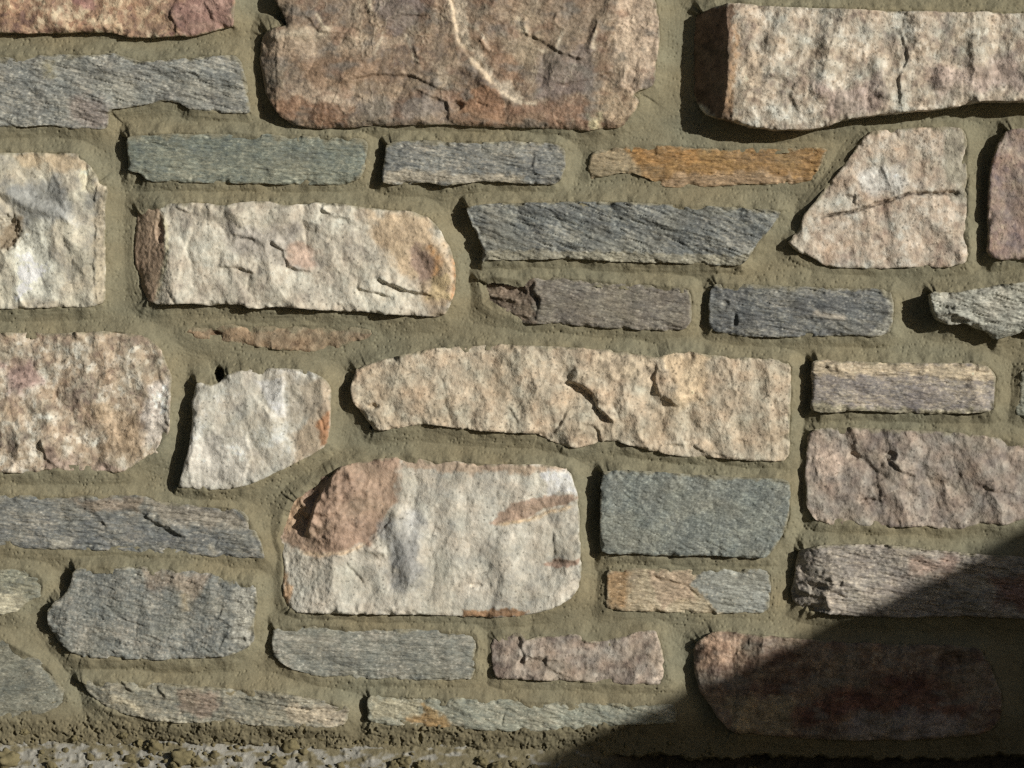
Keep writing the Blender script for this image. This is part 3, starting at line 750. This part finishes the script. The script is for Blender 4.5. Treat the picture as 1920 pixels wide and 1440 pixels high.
def face_colour(st, u, v, sd, nx, ny, seed):
    a = math.radians(st['ang'])
    x = u * math.cos(a) + v * math.sin(a); y = -u * math.sin(a) + v * math.cos(a)
    x = x * (1 + 1.6 * (1 - st['streak'])); y = y * (1 - 0.35 * (1 - st['streak']))
    mid, light, dark = st['pal']; k = st['kind']; n = len(u); ct = st['contrast']
    if k == 'granite':
        f1, f2, r = worley(u / 8.5, v / 9, seed + 40)
        t = 0.8 * fbm(u / 60, v / 60, seed + 41, 3) + 0.55 * (r - 0.5) + 0.6 * fbm(u / 17, v / 18, seed + 42, 3)
    elif k == 'schist':
        t = 0.7 * fbm(x / 100, y / 40, seed + 41, 3) + 0.75 * fbm(x / 24, y / 7, seed + 42, 3) + 0.7 * fbm(x / 7.5, y / 3.6, seed + 43, 2)
    elif k == 'quartz':
        t = 0.85 * fbm(u / 85, v / 85, seed + 41, 3) + 0.5 * fbm(u / 26, v / 26, seed + 42, 3) + 0.35 * fbm(u / 7, v / 7, seed + 43, 2)
    else:
        t = 0.6 * fbm(u / 80, v / 60, seed + 41, 4) + 0.7 * fbm(u / 22, v / 16, seed + 42, 4) + 0.45 * fbm(u / 6, v / 5, seed + 43, 2)
    t = np.clip(t * 1.5 * ct, -1, 1)
    if k == 'schist':
        t = np.where(t < 0, 0.75 * t, t); mid, light, dark = mid * 1.12, light * 1.08, dark * 1.12
    c = mid[None, :] + np.where(t > 0, t, 0)[:, None] * (light - mid)[None, :] + np.where(t < 0, -t, 0)[:, None] * (dark - mid)[None, :]
    # pinkish / bluish drift of the minerals
    hue = fbm(u / 45, v / 40, seed + 50, 3)
    amt = {'granite': 0.14, 'schist': 0.05, 'quartz': 0.07, 'slab': 0.12}[k]
    c = c * (1 + amt * hue[:, None] * np.array([1.0, -0.15, -0.9])[None, :])
    for f in st['feats']:
        if f[0] == 'patch':
            _, pts, pc, soft, strength = f
            d = poly_sdf(u, v, pts) + (soft * 1.3 + 3) * fbm(u / (soft * 1.6 + 8), v / (soft * 1.6 + 8), seed + 61, 4)
            m = sstep(-soft * 0.6, soft * 0.6, d) * (0.3 + 0.7 * strength)
            tgt = C(*pc)[None, :] * (1 + 0.5 * t[:, None])
            c = mix(c, tgt, m)
        elif f[0] == 'vein':
            _, pts, w, pc = f
            d, s, arc = line_dist(u + 3 * fbm(u / 14, v / 14, seed + 62, 2), v + 3 * fbm(u / 15, v / 15, seed + 63, 2), pts)
            m = np.exp(-(d / w) ** 2) * taper(arc) * np.clip(0.75 + 0.8 * fbm(u / 10, v / 10, seed + 64, 2), 0, 1)
            c = mix(c, np.repeat(C(*pc)[None, :], n, 0), m)
    if k == 'slab':
        w1 = np.abs(fbm(u / 40, v / 52, seed + 66, 3)); w2 = fbm(u / 80, v / 80, seed + 67, 2)
        m = sstep(0.035, 0.0, w1) * sstep(-0.1, 0.35, w2)
        w3 = np.abs(fbm(u / 20, v / 26, seed + 68, 2))
        m = np.maximum(m, sstep(0.05, 0.0, w3) * sstep(0.05, 0.4, fbm(u / 50, v / 50, seed + 69, 2)))
        c = mix(c, np.repeat(C(206, 190, 160)[None, :], n, 0), 0.32 * m)
        gm = sstep(0.1, 0.5, fbm(u / 60, v / 36, seed + 71, 3))
        c = mix(c, np.repeat(C(118, 112, 104)[None, :], n, 0) * (1 + 0.3 * t[:, None]), 0.7 * gm)
        rm = sstep(0.15, 0.5, fbm(u / 55, v / 40, seed + 72, 3))
        c = mix(c, np.repeat(C(138, 104, 80)[None, :], n, 0) * (1 + 0.3 * t[:, None]), 0.6 * rm)
    # dark mineral flecks and mica flecks, their glints painted in as pale colour
    f1, f2, r = worley(u / 6.5, v / 5.5, seed + 70)
    if k in ('granite', 'quartz'):
        m = sstep(0.42, 0.2, f1) * (r > (0.86 if k == 'granite' else 0.95))
        c = c * (1 - 0.5 * m[:, None])
    if k == 'schist':
        m = sstep(0.4, 0.15, f1) * (r > 0.87)
        c = c + 0.34 * m[:, None] * (light + 0.1)[None, :]
    hz_ = 0.20 * sstep(-0.15, 0.5, fbm(u / 110, v / 70, 4242, 3))
    c = mix(c, np.repeat(MORTAR_C[None, :] * 1.35, n, 0), hz_)
    # thin film of mortar left on the rim
    w = 1.5 * st['smear'] * np.clip(0.55 + 1.5 * fbm(u / 30, v / 26, seed + 80, 3), 0, 3) * (0.65 + 0.55 * np.clip(0.6 * nx - 0.8 * ny, -1, 1))
    m = 0.78 * sstep(w, w * 0.35 - 1.5, sd + 2.5 * fbm(u / 6, v / 6, seed + 81, 2))
    c = mix(c, np.repeat(MORTAR_C[None, :] * 1.06, n, 0), m)
    return np.clip(c, 0.01, 0.88)


def rim(st, u, v, seed):
    """outline wobble: the same function is used by the mortar"""
    w = st['wob']
    return w * (2.6 * fbm(u / 34, v / 34, seed + 90, 3) + 0.8 * fbm(u / 9, v / 9, seed + 91, 2))


for i, st in enumerate(STONES):
    st['seed'] = 1000 + i * 137
    st['out'] = soften(st['poly'], 0.15)
    st['H'] *= 0.85 if st['H'] > 60 else 0.9
    st['k'] = 1 - st['H'] * S / D


def grid_nodes(u0, u1, v0, v1, g):
    nu = int((u1 - u0) / g) + 2; nv = int((v1 - v0) / g) + 2
    U, V = np.meshgrid(u0 + g * np.arange(nu), v0 + g * np.arange(nv))
    return U, V


def cells(keep_cell):
    nv, nu = keep_cell.shape[0] + 1, keep_cell.shape[1] + 1
    jj, ii = np.nonzero(keep_cell)
    a = jj * nu + ii
    return np.stack([a + nu, a + nu + 1, a + 1, a], axis=1), nu * nv      # faces look at -Y


def stone_mesh(st, mat, parent):
    g = 6.0 if st.get('coarse') else 1.6
    p = st['out']; seed = st['seed']
    U, V = grid_nodes(p[:, 0].min() - 8, p[:, 0].max() + 8, p[:, 1].min() - 8, p[:, 1].max() + 8, g)
    shp = U.shape
    sd = (poly_sdf(U.ravel(), V.ravel(), p) + rim(st, U.ravel(), V.ravel(), seed)).reshape(shp)
    gv, gu = np.gradient(sd, g)
    gl = np.hypot(gu, gv) + 1e-6
    ins = sd > 0
    kc = ins[:-1, :-1] | ins[1:, :-1] | ins[:-1, 1:] | ins[1:, 1:]
    q, _ = cells(kc)
    used = np.zeros(shp, bool)
    used.ravel()[np.unique(q)] = True
    out = used & ~ins
    mv = np.where(out, np.clip(-sd / gl, 0, 2.2 * g), 0)
    U2 = U + gu / gl * mv; V2 = V + gv / gl * mv
    idx = np.full(U.size, -1); sel = np.nonzero(used.ravel())[0]; idx[sel] = np.arange(len(sel))
    u = U2.ravel()[sel]; v = V2.ravel()[sel]
    s = np.where(out.ravel()[sel], 0.0, sd.ravel()[sel])
    nx = -(gu / gl).ravel()[sel]; ny = -(gv / gl).ravel()[sel]
    h = face_height(st, u, v, s, seed)
    h = np.maximum(h, -14)
    c = face_colour(st, u, v, s, nx, ny, seed)
    q = idx[q]
    # side skirt: every edge used once
    e = np.concatenate([q[:, [0, 1]], q[:, [1, 2]], q[:, [2, 3]], q[:, [3, 0]]])
    key = np.sort(e, axis=1); code = key[:, 0].astype(np.int64) * len(u) + key[:, 1]
    _, first, cnt = np.unique(code, return_index=True, return_counts=True)
    be = e[first[cnt == 1]]
    bv = np.unique(be); n0 = len(u)
    top = np.full(n0, -1); top[bv] = n0 + np.arange(len(bv))
    bot = np.full(n0, -1); bot[bv] = n0 + len(bv) + np.arange(len(bv))
    cu, cv = p[:, 0].mean(), p[:, 1].mean()
    inset = 2.0
    ub = u[bv] - nx[bv] * inset; vb = v[bv] - ny[bv] * inset
    uu = np.concatenate([u, u[bv], ub]); vv = np.concatenate([v, v[bv], vb])
    hh = np.concatenate([h, h[bv], np.full(len(bv), -46.0)])
    cc = np.concatenate([c, c[bv], c[bv] * 0.9])
    sk = np.stack([be[:, 1], be[:, 0], be[:, 0], be[:, 1]], axis=1)
    sk = np.stack([top[be[:, 1]], top[be[:, 0]], bot[be[:, 0]], bot[be[:, 1]]], axis=1)
    co = to_world(uu, vv, hh, st['k'])
    org = to_world(np.array([cu]), np.array([cv]), np.array([0.0]), st['k'])[0]
    o = link_mesh(st['name'], co, np.concatenate([q, sk]), mat, parent, cc, True, tuple(org))
    if st['label']:
        o['label'] = st['label']
    return o


# ---------------------------------------------------------------- the wall and its stones
wall = bpy.data.objects.new("stone_wall", None)
COL.objects.link(wall)
wall.location = (0, 0, 0)
wall['label'] = 'sunlit wall of mixed pink, white, brown and blue grey stones set in olive mortar'
wall['category'] = 'stone wall'

for st in STONES:
    stone_mesh(st, MAT[st['kind']], wall)


# ---------------------------------------------------------------- mortar
def ledge_line(u):
    return 1396 + 24 * sstep(350, 900, u) + 14 * fbm(u / 90, u * 0 + 3.3, 77, 4)


def mortar_field(u, v, chunk=400000):
    """height of the mortar and how far inside a stone the point lies"""
    lip = np.full(u.shape, -9.0); inside = np.full(u.shape, -99.0); near = np.full(u.shape, 99.0)
    for st in STONES:
        p = st['out']
        m = (u > p[:, 0].min() - 48) & (u < p[:, 0].max() + 48) & (v > p[:, 1].min() - 48) & (v < p[:, 1].max() + 48)
        ix = np.nonzero(m)[0]
        if not len(ix):
            continue
        a, b = u[ix], v[ix]
        sd0 = poly_sdf(a, b, p)
        e = 1.5
        gx = (poly_sdf(a + e, b, p) - sd0) / e; gy = (poly_sdf(a, b + e, p) - sd0) / e
        gl = np.hypot(gx, gy) + 1e-6
        nx, ny = -gx / gl, -gy / gl
        sd = sd0 + rim(st, a, b, st['seed'])
        d = np.maximum(-sd, 0)
        L, B, R, T = st['lips']
        wl_, wr = np.maximum(-nx, 0) ** 2, np.maximum(nx, 0) ** 2
        wt, wb = np.maximum(-ny, 0) ** 2, np.maximum(ny, 0) ** 2
        he = st['H']
        jit = 1 + 0.45 * fbm(a / 46, b / 46, st['seed'] + 95, 3)
        hs = wl_ * L * he + wb * np.minimum(B * he, 18) * jit * 1.06 + wr * np.minimum(R * he, 15) * jit + wt * np.minimum(T * he, 21) * jit * 1.06
        fall = 17 + 9 * wb + 6 * wt + 5 * wr
        val = hs * np.exp(-(d / fall) ** 1.5)
        val = np.where(sd > 0, hs - (0.34 + 0.55 * fbm(a / 34, b / 34, st['seed'] + 97, 2)) * sd, val)
        # strongest influence wins: nearest stone for gouges, highest for fillets
        cur = lip[ix]
        pos = np.maximum(val, 0); neg = np.minimum(val, 0)
        cur = np.where(cur < -8.5, 0.0, cur)
        lip[ix] = np.where(pos > np.maximum(cur, 0), pos, cur) + neg
        inside[ix] = np.maximum(inside[ix], sd); near[ix] = np.minimum(near[ix], d)
    lip = np.where(lip < -8.9, 0.0, lip)
    h = lip + 2.6 * fbm(u / 110, v / 70, 501, 3) + 0.8 * fbm(u / 26, v / 22, 502, 2)
    # trowel and brush lines follow the joints
    tex = sstep(0.0, 0.5, fbm(u / 140, v / 120, 503, 2) + 0.25)
    h += tex * 0.55 * perlin(near / 3.2, (u + v) / 90, 504) + 0.35 * perlin(near / 6.5, (u - v) / 120, 505)
    h += 0.24 * fbm(u / 4.0, v / 4.0, 506, 2)
    # open pores
    f1, f2, r = worley(u / 9.5, v / 9.5, 507)
    pr = 0.10 + 0.24 * r
    dens = sstep(-0.35, 0.35, fbm(u / 70, v / 60, 508, 3))
    h -= 2.0 * sstep(pr, pr * 0.35, f1) * (r > 0.42) * (0.2 + 0.8 * dens)
    # crumbly untooled strip along the bottom
    w = sstep(1334, 1366, v + 26 * fbm(u / 70, v / 40, 509, 4)) * (0.55 + 0.75 * fbm(u / 40, v / 30, 515, 3)) * (1 - 0.75 * sstep(1040, 1250, u))
    f1, f2, r = worley(u / 13, v / 11, 510)
    g1, g2, r2 = worley(u / 6.5, v / 6.5, 511)
    crumb = 4 * (0.55 - f1) + 2.5 * (0.5 - g1) + 5 * fbm(u / 26, v / 22, 512, 3)
    hole = 9 * sstep(0.16, 0.42, 0.6 * fbm(u / 7, v / 7, 513, 2) + 0.6 * fbm(u / 19, v / 16, 516, 3) + 0.06)
    h += w * (crumb - hole + 5)
    # open holes left in the joint
    for hu, hv, ra, rb in ((412, 702, 9, 15), (700, 800, 6, 5)):
        h -= 42 * (1 - sstep(0.55, 1.1, np.hypot((u - hu) / ra, (v - hv) / rb) + 0.3 * fbm(u / 7, v / 7, 517, 2)))
    # it thins out over the ledge below
    ll = ledge_line(u) + 9 * fbm(u / 18, v / 18, 514, 3)
    h -= 60 * sstep(-4, 14, v - ll)
    return h, inside


def mortar_colour(u, v):
    t = 0.5 * fbm(u / 160, v / 120, 520, 3) + 0.35 * fbm(u / 30, v / 24, 521, 3) + 0.35 * fbm(u / 5, v / 5, 522, 2)
    c = MORTAR_C[None, :] * (1 + 0.30 * t[:, None])
    hue = fbm(u / 200, v / 90, 523, 3)
    c = c * (1 + 0.10 * hue[:, None] * np.array([1.0, 0.1, -0.8])[None, :])
    w = sstep(1325, 1370, v)
    c = mix(c, C(106, 97, 71)[None, :] * (1 + 0.3 * t[:, None]), w * 0.7)
    return np.clip(c, 0.02, 0.8)


def mortar_mesh(u0, u1, v0, v1, g, hole=None, sink=0.0, limit=13.0):
    U, V = grid_nodes(u0, u1, v0, v1, g)
    h, ins = mortar_field(U.ravel(), V.ravel())
    keep = (ins < limit)
    if hole:
        keep &= ~((U.ravel() > hole[0]) & (U.ravel() < hole[1]) & (V.ravel() > hole[2]) & (V.ravel() < hole[3]))
    keep &= h > -44
    K = keep.reshape(U.shape)
    kc = K[:-1, :-1] & K[1:, :-1] & K[:-1, 1:] & K[1:, 1:]
    q, _ = cells(kc)
    sel = np.unique(q); idx = np.full(U.size, -1); idx[sel] = np.arange(len(sel))
    u, v = U.ravel()[sel], V.ravel()[sel]
    return to_world(u, v, h[sel] - sink), idx[q], mortar_colour(u, v)


FINE = (-150, 2070, -110, 1452)
co1, q1, c1 = mortar_mesh(*FINE, 1.5)
co2, q2, c2 = mortar_mesh(-640, 2560, -480, 1452, 7.0, (FINE[0] + 14, FINE[1] - 14, FINE[2] + 14, 1500), 3.0)
mortar = link_mesh("mortar", np.concatenate([co1, co2]), np.concatenate([q1, q2 + len(co1)]), MAT['mortar'], wall,
                   np.concatenate([c1, c2]), True)

# the solid core behind the faces
def box_mesh(name, lo, hi, mat, parent=None, col=None):
    x0, y0, z0 = lo; x1, y1, z1 = hi
    co = [(x0, y0, z0), (x1, y0, z0), (x1, y1, z0), (x0, y1, z0), (x0, y0, z1), (x1, y0, z1), (x1, y1, z1), (x0, y1, z1)]
    q = [(0, 3, 2, 1), (4, 5, 6, 7), (0, 1, 5, 4), (1, 2, 6, 5), (2, 3, 7, 6), (3, 0, 4, 7)]
    o = link_mesh(name, co, q, mat, parent, col, False)
    return o


core_c = np.repeat(MORTAR_C[None, :], 8, 0)
box_mesh("wall_core", (-1.01, 0.027, 0.0), (1.01, 0.42, ZC + (720 + 485) * S), MAT['mortar'], wall, core_c)


# ---------------------------------------------------------------- pale ledge under the wall
def ledge_height(u, v):
    h = np.interp(v, [1360, 1384, 1452, 1470, 1500], [-16, -4, 30, 37, 38])
    h = h - 46 * sstep(1090, 1230, u)
    return h + 1.6 * fbm(u / 60, v / 30, 601, 3) + 0.9 * fbm(u / 12, v / 9, 602, 3) + 5 * chips(u / 60, v / 30, 603) + 4.0 * sstep(0.05, 0.5, fbm(u / 16, v / 14, 608, 3))


U, V = grid_nodes(-640, 2560, 1360, 1500, 2.2)
q, _ = cells(np.ones((U.shape[0] - 1, U.shape[1] - 1), bool))
u, v = U.ravel(), V.ravel()
h = ledge_height(u, v)
t = 0.6 * fbm(u / 70, v / 25, 604, 3) + 0.5 * fbm(u / 12, v / 6, 605, 3)
lc = C(142, 139, 129)[None, :] * (1 + 0.35 * t[:, None])
lc = mix(lc, np.repeat(MORTAR_C[None, :] * np.array([[0.78, 0.74, 0.64]]), len(u), 0), 0.95 * sstep(-0.06, 0.2, fbm(u / 38, v / 15, 606, 4) + 0.35 * sstep(500, 1000, u)))
lc = mix(lc, np.repeat(C(60, 54, 44)[None, :], len(u), 0), sstep(1060, 1200, u + 40 * fbm(u / 40, v / 30, 607, 3)))  # right end painted dark to stand in for deep shade
co = to_world(u, v, h)
# front face down to the ground, in rows of its own
nu = U.shape[1]
last = np.arange(len(u) - nu, len(u))
rows = 40; n0 = len(co)
ext, eq, ec = [], [], []
z_top = co[last, 2]
step_u = np.arange(0, nu, 8)
for r_ in range(rows + 1):
    f = r_ / rows
    uu = u[last][step_u]
    vv = 1500 + f * 1200
    y = co[last, 1][step_u] * (1 if r_ == 0 else 1) + (0 if r_ == 0 else S * (1.8 * fbm(uu / 50, uu * 0 + vv / 50, 611, 3) + 0.8))
    ext.append(np.stack([co[last, 0][step_u], y, z_top[step_u] * (1 - f) + f * -0.05], axis=1))
    tt = fbm(uu / 120, uu * 0 + vv / 90, 612, 4)
    ec.append(C(140, 136, 126)[None, :] * (1 + 0.3 * tt[:, None]))
m_ = len(step_u)
for r_ in range(rows):
    a_ = n0 + r_ * m_ + np.arange(m_ - 1)
    eq.append(np.stack([a_ + m_, a_ + m_ + 1, a_ + 1, a_], axis=1))
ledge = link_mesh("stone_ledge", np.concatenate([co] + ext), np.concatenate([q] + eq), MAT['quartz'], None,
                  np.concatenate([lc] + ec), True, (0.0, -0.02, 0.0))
ledge['label'] = 'pale grey stone ledge spattered with mortar, running along the foot of the wall'
ledge['category'] = 'ledge'


# ---------------------------------------------------------------- mortar crumbs fallen on the ledge
def lump(rng, r, sub):
    bm = bmesh.new()
    bmesh.ops.create_icosphere(bm, subdivisions=sub, radius=1.0)
    co = np.array([w.co[:] for w in bm.verts])
    tri = np.array([[w.index for w in f.verts] for f in bm.faces])
    bm.free()
    rad = np.full(len(co), 0.62)
    for _ in range(26):
        d = np.array([rng.gauss(0, 1) for _ in range(3)]); d /= np.linalg.norm(d)
        rad = np.maximum(rad, 0.62 + rng.uniform(0.12, 0.5) * np.exp(rng.uniform(9, 30) * (co @ d - 1)))
    sc = np.array([rng.uniform(0.85, 1.3), rng.uniform(0.55, 0.8), rng.uniform(0.7, 1.0)])
    p = co * rad[:, None] * sc * r
    a = rng.uniform(-0.6, 0.6)
    R = np.array([[math.cos(a), 0, math.sin(a)], [0, 1, 0], [-math.sin(a), 0, math.cos(a)]])
    return p @ R.T, tri


CRUMBS = [
    (18, 1421, 21, 'big mortar lump on the ledge at the left edge'),
    (290, 1399, 15, 'knobbly mortar lump just below the ragged cream streaked stone'),
    (345, 1418, 18, 'largest knobbly mortar lump in the dark cluster on the ledge'),
    (330, 1434, 12, 'mortar lump at the lower left of the dark cluster on the ledge'),
    (368, 1424, 11, 'mortar lump at the right end of the dark cluster on the ledge'),
    (545, 1396, 15, 'mortar lump lying under the right end of the ragged cream streaked stone'),
    (521, 1427, 13, 'lone round mortar lump low on the ledge, below the gap between the two bottom stones'),
    (172, 1417, 8, None), (102, 1432, 9, None), (80, 1409, 5, None), (124, 1406, 5, None), (262, 1391, 8, None), (245, 1421, 10, None),
    (274, 1427, 9, None), (404, 1414, 7, None), (448, 1421, 8, None), (571, 1407, 7, None), (760, 1425, 13, None), (740, 1432, 9, None),
    (788, 1433, 9, None), (905, 1426, 9, None), (930, 1433, 11, None), (968, 1431, 9, None), (640, 1433, 7, None), (1002, 1436, 6, None),
    (232, 1378, 8, None), (140, 1384, 7, None), (48, 1372, 8, None), (420, 1384, 7, None), (600, 1382, 8, None)]
rng = random.Random(12)


def crumb_at(u, v, r):
    if v < float(ledge_line(np.array([float(u)]))[0]) - 2:
        h = 3.0
    else:
        h = float(ledge_height(np.array([float(u)]), np.array([float(v)]))[0])
    return to_world(np.array([u]), np.array([v]), np.array([h + 0.3 * r]))[0]


for cu, cv, r, lab in CRUMBS:
    p, tri = lump(rng, 1.3 * r * S, 4 if r > 7 else 3)
    org = crumb_at(cu, cv, r)
    col = MORTAR_C[None, :] * np.array([0.72, 0.68, 0.57])[None, :] * np.array([[rng.uniform(0.9, 1.15)]] * len(p))
    o = link_mesh("mortar_crumb", p + org, tri, MAT['mortar'], None, col, True, tuple(org))
    o['category'] = 'crumb'
    o['label'] = lab or 'small crumb of dry mortar scattered on the ledge'
    o['group'] = 'mortar lumps on the ledge' if lab else 'small mortar crumbs on the ledge'

allp, allt, n0 = [], [], 0
for _ in range(330):
    cu = rng.uniform(-150, 1500) if rng.random() < 0.8 else rng.uniform(250, 420)
    cv = rng.uniform(1385, 1446)
    r = rng.choice([1.6, 2.2, 2.8, 3.5, 4.5, 6.0])
    p, tri = lump(rng, r * S, 1)
    allp.append(p + crumb_at(cu, cv, r)); allt.append(tri + n0); n0 += len(p)
allp = np.concatenate(allp)
grit = link_mesh("mortar_grit", allp, np.concatenate(allt), MAT['mortar'], None,
                 np.repeat(MORTAR_C[None, :] * np.array([0.72, 0.68, 0.57])[None, :], len(allp), 0), True, (0, -0.02, ZC - 0.44))
grit['kind'] = 'stuff'
grit['label'] = 'fine mortar grit sprinkled over the ledge'
grit['category'] = 'grit'


# ---------------------------------------------------------------- ground, and an unseen lean-to added to shade the lower right
def plain(name, col, col2, scale, stretch=(1, 1, 1), rough=0.85):
    m, n, l, b = new_mat(name)
    geo = n.new("ShaderNodeNewGeometry"); mp = n.new("ShaderNodeMapping"); mp.inputs["Scale"].default_value = stretch
    nz = n.new("ShaderNodeTexNoise"); nz.inputs["Scale"].default_value = scale; nz.inputs["Detail"].default_value = 6
    cr = n.new("ShaderNodeValToRGB")
    cr.color_ramp.elements[0].position = 0.3; cr.color_ramp.elements[1].position = 0.7
    cr.color_ramp.elements[0].color = (*col, 1); cr.color_ramp.elements[1].color = (*col2, 1)
    l.new(geo.outputs["Position"], mp.inputs["Vector"]); l.new(mp.outputs[0], nz.inputs["Vector"])
    l.new(nz.outputs[0], cr.inputs[0]); l.new(cr.outputs[0], b.inputs["Base Color"])
    b.inputs["Roughness"].default_value = rough
    return m


m_ground = plain("earth", (0.035, 0.032, 0.02), (0.08, 0.07, 0.045), 3.0)
m_wood = plain("dark_timber", (0.02, 0.014, 0.01), (0.04, 0.03, 0.02), 9.0, (8, 8, 0.6))
m_roof = plain("roof_felt", (0.02, 0.02, 0.022), (0.035, 0.035, 0.037), 30.0)

g = link_mesh("ground", [(-400, -400, 0), (400, -400, 0), (400, 400, 0), (-400, 400, 0)], [(0, 1, 2, 3)], m_ground, None, None, False)
g['kind'] = 'structure'

T0 = 1.3                                             # the far verge of the roof, whose slope draws the shadow edge
def from_shadow(u, v, t=T0):
    x = (u - 960) * S; z = ZC + (720 - v) * S
    return x + t * SUN[0] / -SUN[1], z + t * SUN[2] / -SUN[1]


(xa, za), (xb, zb) = from_shadow(1020, 1416), from_shadow(1920, 986)
sl = (zb - za) / (xb - xa)
shadow_caster = bpy.data.objects.new("added_shadow_caster", None)
COL.objects.link(shadow_caster)
shadow_caster.location = (xa, -T0, 0)
shadow_caster['label'] = 'made-up dark timber lean-to with a sloping felt roof, added out of view to cast the lower right shadow'
shadow_caster['category'] = 'shadow_caster'


def prism(name, prof, y0, y1, mat):
    """extrude an x-z outline along y"""
    n = len(prof)
    co = [(x, y0, z) for x, z in prof] + [(x, y1, z) for x, z in prof]
    me = bpy.data.meshes.new(name)
    f = [tuple(range(n)), tuple(range(2 * n - 1, n - 1, -1))] + [(i + n, (i + 1) % n + n, (i + 1) % n, i) for i in range(n)]
    me.from_pydata([Vector(c) - shadow_caster.location for c in co], [], f)
    bm = bmesh.new(); bm.from_mesh(me); bmesh.ops.recalc_face_normals(bm, faces=bm.faces); bm.to_mesh(me); bm.free()
    me.materials.append(mat)
    o = bpy.data.objects.new(name, me); COL.objects.link(o); o.parent = shadow_caster
    return o


x0, x1 = xa - 0.12, xa + 2.1
zr = lambda x: za + sl * (x - xa)
prism("roof", [(x0, zr(x0)), (x1, zr(x1)), (x1, zr(x1) - 0.06), (x0, zr(x0) - 0.06)], -T0, -T0 + 0.98, m_roof)
prism("wall", [(x0 + 0.1, 0.0), (x1 - 0.1, 0.0), (x1 - 0.1, zr(x1 - 0.1) - 0.063), (x0 + 0.1, zr(x0 + 0.1) - 0.063)], -T0 + 0.08, -T0 + 0.92, m_wood)
dr = prism("door", [(x0 + 0.7, 0.05), (x0 + 1.5, 0.05), (x0 + 1.5, 1.2), (x0 + 0.7, 1.2)], -T0 + 0.077, -T0 + 0.04, m_wood)


# ---------------------------------------------------------------- made-up evergreen screen out of view, added to keep sky off shaded parts
m_leaf = plain("evergreen", (0.012, 0.02, 0.008), (0.035, 0.05, 0.02), 14.0)
m_bark = plain("bark", (0.03, 0.022, 0.015), (0.06, 0.045, 0.03), 20.0)
sky_blocker = bpy.data.objects.new("sky_blocker", None)
COL.objects.link(sky_blocker)
sky_blocker.location = (-4.0, -6.0, 0)
sky_blocker['label'] = 'made-up tall evergreen screen, added out of view to block sky light'
sky_blocker['category'] = 'sky_blocker'
nr = np.random.default_rng(4)
NL = 26000
hx = nr.uniform(-12.5, 3.2, NL); hz = 7.4 * nr.random(NL) ** 0.9
top_ = 7.0 + 0.5 * np.sin(hx * 1.7) + 0.3 * np.sin(hx * 4.1)
hz = np.minimum(hz, top_ * nr.uniform(0.9, 1.0, NL)) + 0.05
hy = -6.0 + nr.uniform(-0.9, 0.9, NL) * (1 - 0.55 * (hz / 6) ** 2)
cen = np.stack([hx, hy, hz], axis=1)
d1 = nr.normal(size=(NL, 3)); d1 /= np.linalg.norm(d1, axis=1)[:, None]
d2 = np.cross(d1, nr.normal(size=(NL, 3))); d2 /= np.linalg.norm(d2, axis=1)[:, None]
sz = nr.uniform(0.05, 0.13, (NL, 1))
q4 = np.stack([cen - d1 * sz, cen + d2 * sz * 0.45, cen + d1 * sz, cen - d2 * sz * 0.45], axis=1).reshape(-1, 3)
link_mesh("foliage", q4, np.arange(NL * 4).reshape(-1, 4), m_leaf, sky_blocker, None, False)
bars = []
for k in range(14):
    x = -12.0 + k * 1.15
    n = 8; a = np.arange(n) / n * 2 * math.pi
    ring = lambda r, z: np.stack([x + r * np.cos(a), -6.0 + r * np.sin(a), np.full(n, z)], axis=1)
    bars.append((np.concatenate([ring(0.09, 0), ring(0.03, 4.6)]), np.array([(i, (i + 1) % n, n + (i + 1) % n, n + i) for i in range(n)])))
for co, q in bars:
    link_mesh("trunk", co, q, m_bark, sky_blocker, None, True)
